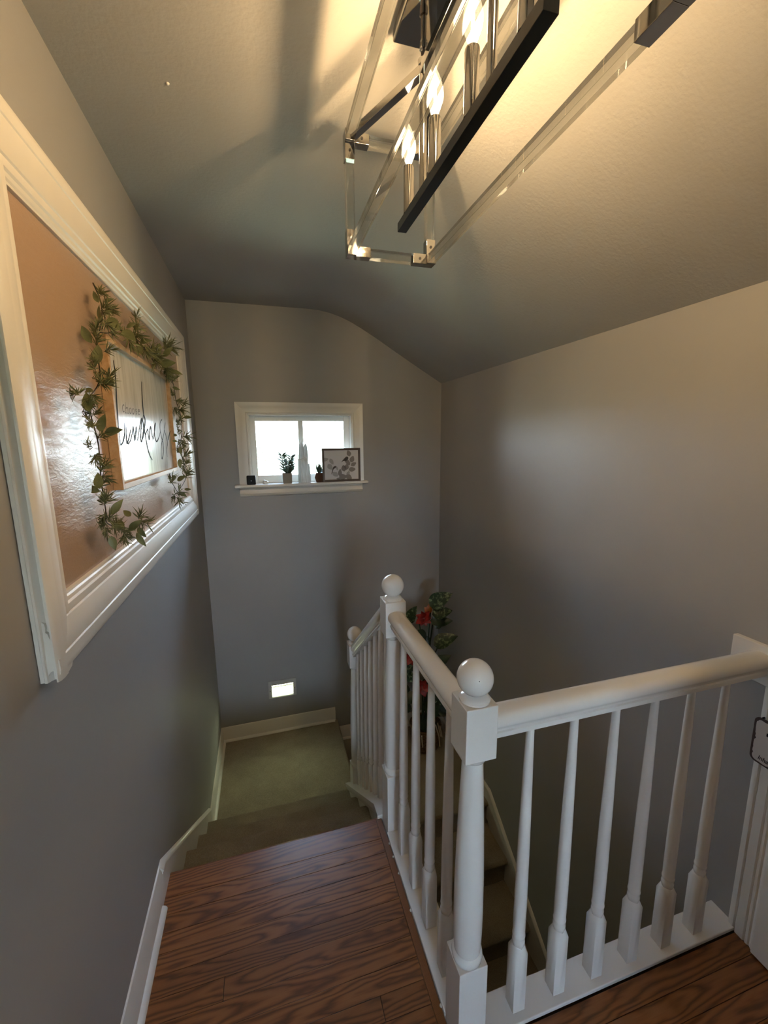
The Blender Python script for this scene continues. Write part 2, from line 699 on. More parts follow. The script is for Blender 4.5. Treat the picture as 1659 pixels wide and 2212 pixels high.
# ------------------------------------------------------------------ stairs
def step_profile(nose, back, z, riser_h):
    """yz section of one carpeted tread with a rolled nosing pointing to +y"""
    p = [(back, z)]
    for a in range(0, 9):
        t = math.pi / 2 - math.pi * a / 8
        p.append((nose - 0.018 + 0.018 * math.cos(t), z - 0.018 + 0.018 * math.sin(t)))
    p += [(nose - 0.022, z - 0.05), (nose - 0.024, z - riser_h), (back, z - riser_h)]
    return p


flight = empty('stair_flight', (0, 1.5, LAND))
tag(flight, 'short carpeted flight from the oak floor down to the first landing', kind=KIND)
for i in (1, 2, 3):
    bm = bmesh.new()
    prism_x(bm, step_profile(NOSES[i], NOSES[i - 1] - 0.03, -RISE * i, RISE), XL + 0.013, SX0)
    obj('carpet_step', bm, M['carpet'], flight, auto=40)
bm = nbox(XL + 0.013, SX0, NOSES[0] - 0.03, NOSES[0] - 0.018, -RISE, -0.020)   # riser under the wooden nosing
obj('riser', bm, M['carpet'], flight)

bm = bmesh.new()
LX = 0.492
pl = [(XL, LAND)] + [(LX - 0.018 + 0.018 * math.sin(math.pi * a / 8), LAND - 0.018 + 0.018 * math.cos(math.pi * a / 8))
                     for a in range(9)] + [(LX - 0.022, LAND - 0.05), (LX - 0.024, LAND2 - 0.1), (XL, LAND2 - 0.1)]
prism_y(bm, pl, NOSES[3] - 0.03, YB)
tag(obj('floor_landing', bm, M['carpet'], auto=40), 'beige carpeted landing lit by the night light', kind=KIND)

LY0 = 2.262
bm = bmesh.new()
p = [(YB, LAND2)]
for a in range(9):
    t = math.pi / 2 - math.pi * a / 8
    p.append((LY0 + 0.018 - 0.018 * math.cos(t), LAND2 - 0.018 + 0.018 * math.sin(t)))
p += [(LY0 + 0.022, LAND2 - 0.05), (LY0 + 0.024, LAND2 - RISE), (YB, LAND2 - RISE)]
prism_x(bm, p, LX - 0.02, XR)
tag(obj('floor_turn', bm, M['carpet'], auto=40), 'lower carpeted turn where the potted plant stands', kind=KIND)

flight2 = empty('stair_flight', (0.95, LY0, LOW))
tag(flight2, 'long carpeted flight running down beside the long grey wall', kind=KIND)
for i in range(1, 9):
    z = LAND2 - RISE * i
    nose = LY0 - 0.26 * i
    bm = bmesh.new()
    p = [(nose + 0.29, z)]
    for a in range(9):
        t = math.pi / 2 - math.pi * a / 8
        p.append((nose + 0.024 - 0.024 * math.cos(t), z - 0.024 + 0.024 * math.sin(t)))
    p += [(nose + 0.030, z - 0.06), (nose + 0.032, z - RISE), (nose + 0.29, z - RISE)]
    prism_x(bm, p, SX1, XR)
    obj('carpet_step', bm, M['carpet'], flight2, auto=40)
bm = nbox(XL - 0.05, XR + 0.05, YR - 0.05, YB + 0.05, LOW - 0.05, LOW + 0.001)
tag(obj('floor_lower', bm, M['plain']), 'dark floor at the foot of the stairs', kind=KIND)

# wall between the two flights, under the balustrade
CS = 0.745                                             # pitch of the flight
def cap_z(yy):
    return 0.018 if yy < 1.545 else 0.018 - CS * (yy - 1.545)
bm = bmesh.new()
prism_x(bm, [(0.80, -0.02), (1.545, -0.02), (2.262, cap_z(2.262) - 0.045), (2.262, LOW), (0.80, LOW)], SX0, SX1)
tag(obj('wall_stringer', bm, M['trim']), 'painted stringer wall between the two stair flights', kind=KIND)

# ------------------------------------------------------------------ baseboards and skirts
bb_prof = [(0, 0), (0.013, 0), (0.013, 0.092), (0.0105, 0.098), (0.0105, 0.104), (0.007, 0.112), (0.005, 0.122), (0, 0.124)]


def run(prof, p0, p1, out, up=Vector((0, 0, 1)), cut=None):
    """prof (out, up) swept from p0 to p1"""
    bm_ = bmesh.new()
    p0, p1, out = Vector(p0), Vector(p1), Vector(out)
    loft(bm_, [[p0 + out * a + up * b for a, b in prof], [p1 + out * a + up * b for a, b in prof]])
    return bm_


qr = [(0, 0)] + [(0.016 * math.cos(a), 0.016 * math.sin(a)) for a in [math.pi / 2 * k / 6 for k in range(7)]]
bl = obj('baseboard_left', run(bb_prof, (XL, YR, 0), (XL, 1.405, 0), (1, 0, 0)), M['trim'], auto=30)
tag(bl, 'white moulded baseboard along the oak floor', kind=KIND)
obj('quarter_round', run(qr, (XL + 0.013, YR, 0), (XL + 0.013, 1.36, 0), (1, 0, 0)), M['trim'], bl, auto=40)

# skirt board that follows the flight down to the landing
sk = bmesh.new()
ytop0, ytop1 = 1.405, 2.40
zt = lambda yy: 0.124 - 0.742 * max(0.0, yy - 1.43)
poly = [(1.405, -0.02), (1.405, 0.106), (1.435, 0.104), (ytop1, zt(ytop1) - 0.016), (ytop1, LAND - 0.05), (2.0, LAND - 0.05)]
loft(sk, [[(XL, a, b) for a, b in poly], [(XL + 0.013, a, b) for a, b in poly]])
sk_o = tag(obj('trim_1', sk, M['trim']), 'white skirt board sloping beside the carpeted steps', kind=KIND)
bm = bmesh.new()
cap = [(0, 0), (0.017, 0), (0.017, 0.006), (0.012, 0.012), (0.006, 0.018), (0, 0.02)]
loft(bm, [[Vector((XL + a, 1.405, 0.104 + b)) for a, b in cap],
          [Vector((XL + a, 1.436, 0.104 + b)) for a, b in cap],
          [Vector((XL + a, ytop1, zt(ytop1) - 0.018 + b)) for a, b in cap]])
obj('skirt_cap', bm, M['trim'], sk_o, auto=40)

bb2 = [(0, 0), (0.013, 0), (0.013, 0.090), (0.0095, 0.098), (0.0095, 0.103), (0.005, 0.116), (0, 0.118)]
o = obj('baseboard_landing_left', run(bb2, (XL, 2.392, LAND), (XL, YB, LAND), (1, 0, 0)), M['trim'], auto=30)
tag(o, 'white baseboard on the side wall of the landing', kind=KIND)
obj('quarter_round', run(qr, (XL + 0.013, 2.33, LAND), (XL + 0.013, YB - 0.012, LAND), (1, 0, 0)), M['trim'], o, auto=40)
o = obj('baseboard_landing_back', run(bb2, (XL, YB, LAND), (0.472, YB, LAND), (0, -1, 0)), M['trim'], auto=30)
tag(o, 'white baseboard under the night light', kind=KIND)
obj('quarter_round', run(qr, (XL + 0.013, YB - 0.013, LAND), (0.465, YB - 0.013, LAND), (0, -1, 0)), M['trim'], o, auto=40)
o = obj('baseboard_turn_back', run(bb2, (LX + 0.012, YB, LAND2 + 0.0), (XR, YB, LAND2), (0, -1, 0)), M['trim'], auto=30)
tag(o, 'white baseboard behind the potted plant, one step below the landing', kind=KIND)
obj('quarter_round', run(qr, (LX + 0.03, YB - 0.013, LAND2), (XR - 0.013, YB - 0.013, LAND2), (0, -1, 0)), M['trim'], o, auto=40)

# skirt on the long wall
bm = bmesh.new()
z0 = LAND2 + 0.085
zr = lambda yy: z0 - 0.735 * (2.262 - yy)
poly = [(YB - 0.013, LAND2), (YB - 0.013, z0), (2.262, z0), (0.30, zr(0.30)), (0.30, zr(0.30) - 0.45), (2.1, LAND2 - 0.45), (2.262, LAND2 - 0.15)]
loft(bm, [[(XR, a, b) for a, b in poly], [(XR - 0.013, a, b) for a, b in poly]])
o = tag(obj('trim_2', bm, M['trim']), 'white skirt board sloping down the long grey wall', kind=KIND)
bm = bmesh.new()
loft(bm, [[Vector((XR - a, YB - 0.013, z0 + b)) for a, b in cap], [Vector((XR - a, 2.262, z0 + b)) for a, b in cap],
          [Vector((XR - a, 0.30, zr(0.30) + b)) for a, b in cap]])
obj('skirt_cap', bm, M['trim'], o, auto=40)

# ------------------------------------------------------------------ windows
def casing_set(parent, x0, x1, z0, z1, yw, s, wdt, material):
    """three mitred casing pieces on the wall face yw, standing out by s*h; inner opening x0..x1, z0..z1"""
    pr = [(0, 0), (0, 0.014), (0.010, 0.017), (0.014, 0.013), (0.030, 0.013), (0.052, 0.016), (0.060, 0.021), (wdt, 0.023), (wdt, 0)]
    bm_ = moulding(pr, z1 - z0, lambda t, d, h: (x0 - d, yw + s * h, z0 + t), 0, -1)
    obj('casing', bm_, material, parent, auto=30)
    bm_ = moulding(pr, z1 - z0, lambda t, d, h: (x1 + d, yw + s * h, z0 + t), 0, -1)
    obj('casing', bm_, material, parent, auto=30)
    bm_ = moulding(pr, x1 - x0, lambda t, d, h: (x0 + t, yw + s * h, z1 + d), -1, -1)
    obj('casing', bm_, material, parent, auto=30)


win = empty('window_1', (0.29, YB, 1.28))
tag(win, 'small two-pane window with white moulded casing and deep sill', kind=KIND)
casing_set(win, WX0, WX1, 1.282, WZ1, YB, -1, 0.082, M['trim'])
bm = bmesh.new()
box(bm, WX0, WX0 + 0.008, YB - 0.001, YB + TH, 1.282, WZ1)
box(bm, WX1 - 0.008, WX1, YB - 0.001, YB + TH, 1.282, WZ1)
box(bm, WX0, WX1, YB - 0.001, YB + TH, WZ1 - 0.008, WZ1)
obj('jamb', bm, M['trim'], win)
bm = bmesh.new()
GX = [(-0.038, 0.270), (0.308, 0.618)]
GZ0, GZ1 = 1.338, 1.738
SY0, SY1 = YB + 0.062, YB + 0.092
box(bm, WX0 + 0.008, GX[0][0], SY0, SY1, 1.282, WZ1 - 0.008)
box(bm, GX[1][1], WX1 - 0.008, SY0, SY1, 1.282, WZ1 - 0.008)
box(bm, GX[0][0], GX[1][1], SY0, SY1, 1.282, GZ0)
box(bm, GX[0][0], GX[1][1], SY0, SY1, GZ1, WZ1 - 0.008)
obj('sash', bm, M['trim'], win, bevel=0.003)
bm = nbox(GX[0][1], GX[1][0], SY0, SY1, GZ0, GZ1)
obj('muntin', bm, M['trim'], win, bevel=0.003)
for a, b in GX:
    bm = nbox(a - 0.002, b + 0.002, SY0 + 0.014, SY0 + 0.017, GZ0 - 0.002, GZ1 + 0.002)
    obj('pane', bm, M['glass'], win)
bm = bmesh.new()
box(bm, WX0, WX1, YB - 0.005, YB + TH, WZ0, 1.282)
box(bm, -0.204, 0.782, YB - 0.062, YB - 0.0005, WZ0, 1.282)
obj('sill', bm, M['trim'], win, bevel=0.006, seg=3)
ap = [(0, 0), (0.016, 0.0), (0.020, -0.010), (0.012, -0.022), (0.016, -0.040), (0.024, -0.048), (0.018, -0.060), (0.010, -0.068), (0, -0.070)]
bm = bmesh.new()
loft(bm, [[(-0.172, YB - a, WZ0 + b) for a, b in ap], [(0.744, YB - a, WZ0 + b) for a, b in ap]])
obj('apron', bm, M['trim'], win, auto=40)

win2 = empty('window_added', (0.58, YR, RZ0))  # unseen window, added as the source of daylight from behind
tag(win2, 'unseen white window added behind to throw daylight on the railing', kind=KIND)
casing_set(win2, RX0, RX1, RZ0, RZ1, YR, 1, 0.082, M['trim'])
bm = bmesh.new()
for a, b in ((RX0, RX0 + 0.05), (RX1 - 0.05, RX1), ((RX0 + RX1) / 2 - 0.025, (RX0 + RX1) / 2 + 0.025)):
    box(bm, a, b, YR - 0.08, YR - 0.04, RZ0, RZ1)
box(bm, RX0, RX1, YR - 0.08, YR - 0.04, RZ0, RZ0 + 0.05)
box(bm, RX0, RX1, YR - 0.08, YR - 0.04, RZ1 - 0.05, RZ1)
obj('sash', bm, M['trim'], win2)
for a, b in ((RX0 + 0.05, (RX0 + RX1) / 2 - 0.025), ((RX0 + RX1) / 2 + 0.025, RX1 - 0.05)):
    obj('pane', nbox(a, b, YR - 0.062, YR - 0.058, RZ0 + 0.05, RZ1 - 0.05), M['glass'], win2)
obj('sill', nbox(RX0 - 0.09, RX1 + 0.09, YR - 0.04, YR + 0.04, RZ0 - 0.02, RZ0), M['trim'], win2, bevel=0.004)

# ------------------------------------------------------------------ door beside the railing
door = empty('door_1', (XR, 0.35, 0))
tag(door, 'white door with fluted casing where the railing meets the long wall', kind=KIND)
fl = [(0, 0), (0, 0.014), (0.008, 0.018), (0.016, 0.018), (0.020, 0.013), (0.024, 0.018), (0.046, 0.018), (0.050, 0.013), (0.054, 0.018),
      (0.060, 0.018), (0.064, 0.014), (0.072, 0.020), (0.078, 0.020), (0.078, 0)]
bm = moulding(fl, 2.02, lambda t, d, h: (XR - h, 0.776 - d, t), 0, 0)
obj('casing', bm, M['trim'], door, auto=30)
bm = moulding(fl, 2.02, lambda t, d, h: (XR - h, -0.16 + d, t), 0, 0)
obj('casing', bm, M['trim'], door, auto=30)
obj('door_leaf', nbox(XR - 0.034, XR - 0.001, -0.08, 0.697, 0.006, 2.0), M['trim'], door, bevel=0.003)
for (y0_, y1_) in ((-0.01, 0.27), (0.35, 0.63)):
    for (z0_, z1_) in ((0.20, 0.86), (1.02, 1.86)):
        bm = bmesh.new()
        loft(bm, [[(XR - 0.034 - h_, y0_ + e_, z0_ + e_), (XR - 0.034 - h_, y1_ - e_, z0_ + e_), (XR - 0.034 - h_, y1_ - e_, z1_ - e_), (XR - 0.034 - h_, y0_ + e_, z1_ - e_)]
                  for h_, e_ in ((0, 0), (0.005, 0.006), (0.001, 0.022), (0.001, 0.03), (0.006, 0.055))])
        obj('raised_panel', bm, M['trim'], door)
bm = bmesh.new()
tube(bm, [(XR - 0.032, 0.0 - 0.035, 0.95), (XR - 0.060, -0.035, 0.95), (XR - 0.066, -0.035, 0.95), (XR - 0.085, -0.035, 0.95), (XR - 0.094, -0.035, 0.95)],
     [0.012, 0.010, 0.024, 0.026, 0.012], 16)
obj('knob', bm, M['chrome'], door, smooth=True)

# ------------------------------------------------------------------ balustrade
bal = empty('stair_balustrade', (0.444, 0.796, 0))
tag(bal, 'white turned-spindle railing with three ball-topped newel posts around the stairwell', 'railing')


def square(cx, cy, s, z):
    h = s / 2
    return [(cx - h, cy - h, z), (cx + h, cy - h, z), (cx + h, cy + h, z), (cx - h, cy + h, z)]


def newel(cx, cy, z_base, z_lo, z_hi, z_top):
    """square foot to z_lo, turned shaft, square block z_hi..z_top, ball finial"""
    s = 0.080
    root_bm = bmesh.new()
    L = z_hi - z_lo
    prof = [(0.030, z_lo - 0.012), (0.0385, z_lo - 0.002), (0.0405, z_lo + 0.010), (0.0385, z_lo + 0.020), (0.034, z_lo + 0.024),
            (0.0345, z_lo + 0.030), (0.0368, z_lo + 0.08), (0.0375, z_lo + L * 0.22), (0.0365, z_lo + L * 0.42), (0.0325, z_lo + L * 0.66),
            (0.0280, z_lo + L * 0.86), (0.0258, z_lo + L * 0.955), (0.0255, z_hi - 0.020), (0.030, z_hi - 0.016), (0.033, z_hi - 0.010),
            (0.0365, z_hi - 0.001), (0.030, z_hi + 0.01)]
    lathe(root_bm, prof, 32, cx, cy)
    shaft = obj('newel_post', root_bm, M['rail'], bal, auto=50)
    bmx = nbox(cx - s / 2, cx + s / 2, cy - s / 2, cy + s / 2, z_base, z_lo)
    obj('foot_block', bmx, M['rail'], shaft, bevel=0.0022)
    bmx = nbox(cx - s / 2, cx + s / 2, cy - s / 2, cy + s / 2, z_hi, z_top)
    obj('head_block', bmx, M['rail'], shaft, bevel=0.0022)
    r = 0.0425
    prof = [(0.036, -0.001), (0.0365, 0.004), (0.034, 0.007), (0.0335, 0.008), (0.030, 0.012), (0.0235, 0.0155), (0.0215, 0.017)]
    zc = 0.0535
    a0 = math.asin(0.021 / r)
    for q in range(0, 15):
        a = -math.pi / 2 + a0 + (math.pi - a0 - 0.02) * q / 14
        prof.append((max(0.0006, r * math.cos(a)), zc + r * math.sin(a)))
    bmx = bmesh.new()
    lathe(bmx, prof, 32, cx, cy, z_top)
    obj('ball_finial', bmx, M['rail'], shaft, auto=35)
    return shaft


N1 = newel(0.4445, 0.796, -0.02, 0.258, 0.862, 1.000)
N2 = newel(0.4455, 1.443, -0.06, 0.262, 0.862, 1.000)
Y3 = 2.196
N3 = newel(0.4480, Y3, cap_z(Y3) - 0.06, -0.335, 0.315, 0.450)
# small drilled hole in the near ball
bm = bmesh.new()
hp = at_y(1036, 1473, 0.755)
d_ = (hp - Vector((0.4445, 0.796, 1.0535))).normalized()
hp = Vector((0.4445, 0.796, 1.0535)) + d_ * 0.0424
tube(bm, [hp - d_ * 0.004, hp + d_ * 0.0004], 0.0011, 8)
obj('peg_hole', bm, M['black'], N1)


def baluster_bm(length, foot, slope=0.0, top_slope=0.0):
    """stands at the origin on z=0; square foot with chamfered shoulders, ring, tapered shaft"""
    s = 0.0375
    b_ = bmesh.new()
    h = s / 2
    loops = [[(x_, y_, -(y_) * slope - 0.004) for x_, y_ in ((-h, -h), (0, -h), (h, -h), (h, 0), (h, h), (0, h), (-h, h), (-h, 0))]]
    zt_ = foot
    loops.append([(-h, -h, zt_ - 0.016), (0, -h, zt_), (h, -h, zt_ - 0.016), (h, 0, zt_), (h, h, zt_ - 0.016), (0, h, zt_), (-h, h, zt_ - 0.016), (-h, 0, zt_)])
    q = 0.0115
    loops.append([(-q, -q, zt_ + 0.004), (0, -0.0165, zt_ + 0.001), (q, -q, zt_ + 0.004), (0.0165, 0, zt_ + 0.001), (q, q, zt_ + 0.004),
                  (0, 0.0165, zt_ + 0.001), (-q, q, zt_ + 0.004), (-0.0165, 0, zt_ + 0.001)])
    loft(b_, loops)
    z_ = foot
    prof = [(0.0125, z_ - 0.01), (0.0150, z_ + 0.001), (0.0172, z_ + 0.010), (0.0170, z_ + 0.018), (0.0135, z_ + 0.026), (0.0138, z_ + 0.028),
            (0.0172, z_ + 0.030), (0.0176, z_ + 0.034), (0.0172, z_ + 0.038), (0.0160, z_ + 0.041),
            (0.0168, z_ + 0.07), (0.0166, z_ + (length - z_) * 0.25), (0.0152, z_ + (length - z_) * 0.5), (0.0128, z_ + (length - z_) * 0.75),
            (0.0102, z_ + (length - z_) * 0.97), (0.0100, length + 0.012)]
    lathe(b_, prof, 18)
    return b_


SHOE = 0.012
first = obj('baluster', baluster_bm(0.895 - SHOE, 0.212), M['rail'], None, auto=40)
base_me = first.data


def put(me, x_, y_, z_):
    o_ = bpy.data.objects.new('baluster', me)
    o_.location = (x_, y_, z_)
    o_.matrix_world = Matrix.Translation((x_, y_, z_))
    link(o_, bal)
    return o_


bpy.data.objects.remove(first)
for i in range(6):
    put(base_me, 0.602 + 0.1325 * i, 0.796, SHOE)
for i in range(4):
    put(base_me, 0.4445, 0.796 + 0.1294 * (i + 1), SHOE)
tmp = obj('baluster', baluster_bm(0.885 + 0.0, 0.165, CS), M['rail'], None, auto=40)
d_me = tmp.data
bpy.data.objects.remove(tmp)
for i in range(7):
    yy = 1.443 + (Y3 - 1.443) / 8 * (i + 1)
    put(d_me, 0.4465, yy, cap_z(yy) if yy > 1.545 else cap_z(yy))

rp = [(-0.020, 0.0), (0.020, 0.0), (0.0205, 0.008), (0.0235, 0.009), (0.0235, 0.015), (0.0195, 0.018), (0.0215, 0.026), (0.030, 0.034), (0.0325, 0.042),
      (0.0315, 0.051), (0.027, 0.059), (0.019, 0.0645), (0.009, 0.067), (-0.009, 0.067), (-0.019, 0.0645), (-0.027, 0.059), (-0.0315, 0.051),
      (-0.0325, 0.042), (-0.030, 0.034), (-0.0215, 0.026), (-0.0195, 0.018), (-0.0235, 0.015), (-0.0235, 0.009), (-0.0205, 0.008)]
RZ = 0.898
bm = bmesh.new()
loft(bm, [[(0.482, 0.796 + a, RZ + b) for a, b in rp], [(XR - 0.020, 0.796 + a, RZ + b) for a, b in rp]])
obj('handrail', bm, M['rail'], bal, auto=35)
bm = bmesh.new()
loft(bm, [[(0.4445 + a, 0.834, RZ + b) for a, b in rp], [(0.4455 + a, 1.405, RZ + b) for a, b in rp]])
obj('handrail', bm, M['rail'], bal, auto=35)
RS = 0.765
bm = bmesh.new()
kk = math.sqrt(1 + RS * RS)
zA = 0.985 - 0.067 * kk
loft(bm, [[(0.4460 + a, 1.480, zA + b * kk) for a, b in rp], [(0.4475 + a, Y3 - 0.036, zA - RS * (Y3 - 0.036 - 1.480) + b * kk) for a, b in rp]])
obj('handrail', bm, M['rail'], bal, auto=35)
# rosette plate on the long wall
obj('wall_plate', nbox(XR - 0.020, XR, 0.715, 0.878, 0.866, 0.986), M['rail'], bal, bevel=0.003)
# shoe rails on the floor
bm = bmesh.new()
box(bm, SX1 - 0.0025, XR - 0.001, 0.756, 0.840, -0.002, SHOE)
obj('shoe_rail', bm, M['rail'], bal, bevel=0.003)
bm = nbox(SX0, SX1 + 0.010, 0.834, 1.405, -0.021, SHOE)
obj('shoe_rail', bm, M['rail'], bal, bevel=0.003)
for (a, b) in ((846, 1821), (850, 1851), (866, 1885), (902, 1962), (958, 2170)):
    _d = ray(a, b)
    _p = CAM + _d * ((0.0015 - CAM.z) / _d.z)
    bm = bmesh.new()
    lathe(bm, [(0.004, -0.003), (0.0048, 0.0), (0.004, 0.0035), (0.0008, 0.005)], 10, min(_p.x, SX0 - 0.001), _p.y, _p.z)
    obj('paint_drip', bm, M['rail'], bal, smooth=True)
# the sloping cap of the stringer
CX0, CX1 = 0.383, 0.500
pts = [(1.482, 0.018), (1.545, 0.018), (2.272, cap_z(2.272)), (2.272, cap_z(2.272) - 0.026), (1.540, -0.010), (1.482, -0.010)]
bm = bmesh.new()
prism_x(bm, pts, CX0, CX1)
obj('stringer_cap', bm, M['rail'], bal, bevel=0.002)
pts = [(1.490, -0.010), (1.539, -0.010), (2.264, cap_z(2.264) - 0.028), (2.264, cap_z(2.264) - 0.048), (1.532, -0.030), (1.490, -0.030)]
bm = bmesh.new()
prism_x(bm, pts, CX0 + 0.007, SX0 + 0.002)
obj('cap_moulding', bm, M['rail'], bal, bevel=0.003)
# end board closing the stringer over the landing
bm = nbox(SX0 - 0.002, SX1 + 0.002, 2.262, 2.272, LAND + 0.001, cap_z(2.272) - 0.024)
obj('end_board', bm, M['rail'], bal)

# ------------------------------------------------------------------ chandelier
XC, YC = 0.397, 0.872
FX0, FX1, FY0, FY1, FZ0, FZ1 = 0.277, 0.517, 0.464, 1.280, 2.127, 2.412
T = 0.0120
ch = empty('chandelier', (XC, YC, 2.522))
tag(ch, 'rectangular clear acrylic and polished metal chandelier with four lit candle bulbs', 'chandelier')
obj('canopy', nbox(XC - 0.056, XC + 0.056, YC - 0.204, YC + 0.204, 2.494, 2.522), M['chrome'], ch, bevel=0.003)


def bar(x0, x1, y0, y1, z0, z1, name, material, bev=0.0012):
    return obj(name, nbox(x0, x1, y0, y1, z0, z1), material, ch, bevel=bev, seg=1)


for x_ in (FX0, FX1):
    for z_ in (FZ0, FZ1):
        bar(x_ - T, x_ + T, FY0 + T, FY1 - T, z_ - T, z_ + T, 'acrylic_bar', M['acrylic'])
for x_ in (FX0, FX1):
    for y_ in (FY0, FY1):
        bar(x_ - T, x_ + T, y_ - T, y_ + T, FZ0 + 0.05, FZ1 - 0.05, 'acrylic_bar', M['acrylic'])
for z_ in (FZ0, FZ1):
    for y_ in (FY0, FY1):
        bar(FX0 + 0.055, FX1 - 0.055, y_ - T, y_ + T, z_ - T, z_ + T, 'acrylic_bar', M['acrylic'])
B = T + 0.0015
for x_, sx in ((FX0, 1), (FX1, -1)):
    for y_, sy in ((FY0, 1), (FY1, -1)):
        for z_, sz in ((FZ0, 1), (FZ1, -1)):
            bmx = bmesh.new()
            xa, xb = sorted((x_ - sx * B, x_ + sx * 0.055))
            box(bmx, xa, xb, y_ - B, y_ + B, z_ - B, z_ + B)
            za, zb = sorted((z_ + sz * B, z_ + sz * 0.055))
            box(bmx, x_ - B, x_ + B, y_ - B, y_ + B, za, zb)
            ly = 0.070 if sy > 0 else 0.022
            ya, yb = sorted((y_ + sy * B, y_ + sy * ly))
            box(bmx, x_ - B, x_ + B, ya, yb, z_ - B, z_ + B)
            br = obj('corner_bracket', bmx, M['chrome'], ch, bevel=0.0008, seg=1)
            for (dx, dz) in ((0.034, 0), (0, 0.034)):
                bms = bmesh.new()
                c = Vector((x_ + sx * dx, y_ - B, z_ + sz * dz))
                tube(bms, [c + Vector((0, 0.001, 0)), c + Vector((0, -0.0012, 0))], 0.0038, 10)
                obj('screw', bms, M['dark_metal'], br)
AY = [1.026, 0.718]                                   # where the V braces meet
for yy, ye in ((AY[0], FY1), (AY[1], FY0)):
    for x_ in (FX0, FX1):
        bmx = bmesh.new()
        a = Vector((x_, ye, FZ1))
        b = Vector((XC, yy, FZ1 + 0.004))
        d = (b - a)
        s_ = d.cross(Vector((0, 0, 1))).normalized() * 0.0095
        u_ = Vector((0, 0, 0.0095))
        loft(bmx, [[p_ - s_ - u_, p_ + s_ - u_, p_ + s_ + u_, p_ - s_ + u_] for p_ in (a + d * 0.06, b)])
        obj('brace', bmx, M['chrome'], ch, bevel=0.001, seg=1)
bmx = nbox(XC - 0.0095, XC + 0.0095, AY[1], AY[0], FZ1 - 0.0055, FZ1 + 0.0135)
obj('spine_bar', bmx, M['chrome'], ch, bevel=0.001, seg=1)
CZ = 2.160                                            # candle bar
for yy in AY:
    bmx = bmesh.new()
    lathe(bmx, [(0.007, FZ1 + 0.010), (0.012, FZ1 + 0.012), (0.013, FZ1 + 0.022), (0.0075, FZ1 + 0.026), (0.0062, FZ1 + 0.03),
                (0.0062, 2.452), (0.009, 2.454), (0.009, 2.470), (0.0062, 2.472), (0.0062, 2.495)], 16, XC, yy)
    obj('down_rod', bmx, M['chrome'], ch, auto=40)
    bmx = bmesh.new()
    lathe(bmx, [(0.0085, CZ + 0.005), (0.0085, FZ1 - 0.004)], 16, XC, yy)
    obj('support_tube', bmx, M['chrome'], ch, auto=40)
obj('candle_bar', nbox(XC - 0.0125, XC + 0.0125, 0.564, 1.180, CZ - 0.011, CZ + 0.011), M['dark_metal'], ch, bevel=0.001, seg=1)
for i in range(4):
    yy = 1.124 - 0.168 * i
    bmx = bmesh.new()
    lathe(bmx, [(0.0135, CZ + 0.010), (0.0135, CZ + 0.112), (0.0128, CZ + 0.117), (0.009, CZ + 0.119)], 20, XC, yy)
    obj('candle_sleeve', bmx, M['chrome'], ch, auto=40)
    bmx = bmesh.new()
    z_ = CZ + 0.119
    lathe(bmx, [(0.0060, z_ - 0.004), (0.0075, z_ + 0.006), (0.0125, z_ + 0.018), (0.0168, z_ + 0.030), (0.0180, z_ + 0.040), (0.0168, z_ + 0.052),
                (0.0130, z_ + 0.066), (0.0080, z_ + 0.078), (0.0035, z_ + 0.088), (0.0008, z_ + 0.093)], 20, XC, yy)
    bulb_o = obj('candle_bulb', bmx, M['bulb'], ch, smooth=True)
    bmx = bmesh.new()
    lathe(bmx, [(0.0022, z_ + 0.022), (0.0030, z_ + 0.026), (0.0030, z_ + 0.050), (0.0022, z_ + 0.054)], 8, XC, yy)
    obj('filament', bmx, M['filament'], bulb_o, smooth=True)

# ------------------------------------------------------------------ big framed panel on the side wall
fp = empty('framed_panel', (XL, 1.82, 1.15))
tag(fp, 'huge cream moulded frame around a glossy tan panel on the side wall', 'frame')
OY0, OY1, OZ0, OZ1 = 0.887, 2.785, 1.156, 2.194
fprof = [(0, 0), (0, 0.010), (-0.003, 0.014), (-0.003, 0.020), (0.004, 0.024), (0.009, 0.030), (0.010, 0.036), (0.006, 0.040), (-0.004, 0.043), (-0.004, 0.047), (0.002, 0.052),
         (0.012, 0.0545), (0.030, 0.0535), (0.0325, 0.0495), (0.036, 0.0505), (0.060, 0.0455), (0.078, 0.037), (0.086, 0.034), (0.089, 0.029), (0.098, 0.031),
         (0.106, 0.030), (0.110, 0.024), (0.118, 0.0225), (0.122, 0.018), (0.127, 0.017), (0.1285, 0.010), (0.1285, 0)]
fprof = [(d, h * 0.66) for d, h in fprof]
bm = moulding(fprof, OZ1 - OZ0 + 0.012, lambda t, d, h: (XL + 0.0015 + h, OY0 + d, OZ0 - 0.012 + t), 0, 1)
obj('moulding', bm, M['frame'], fp, auto=28)
bm = moulding(fprof, OZ1 - OZ0, lambda t, d, h: (XL + 0.0015 + h, OY1 - d, OZ0 + t), 1, 1)
obj('moulding', bm, M['frame'], fp, auto=28)
bm = moulding(fprof, OY1 - OY0, lambda t, d, h: (XL + 0.0015 + h, OY0 + t, OZ0 + d), 0.02, 1)
obj('moulding', bm, M['frame'], fp, auto=28)
bm = moulding(fprof, OY1 - OY0, lambda t, d, h: (XL + 0.0015 + h, OY0 + t, OZ1 - d), 1, 1)
obj('moulding', bm, M['frame'], fp, auto=28)
PX = XL + 0.006
obj('panel', nbox(XL + 0.0015, PX, OY0 + 0.12, OY1 - 0.12, OZ0 + 0.12, OZ1 - 0.12), M['panel'], fp)

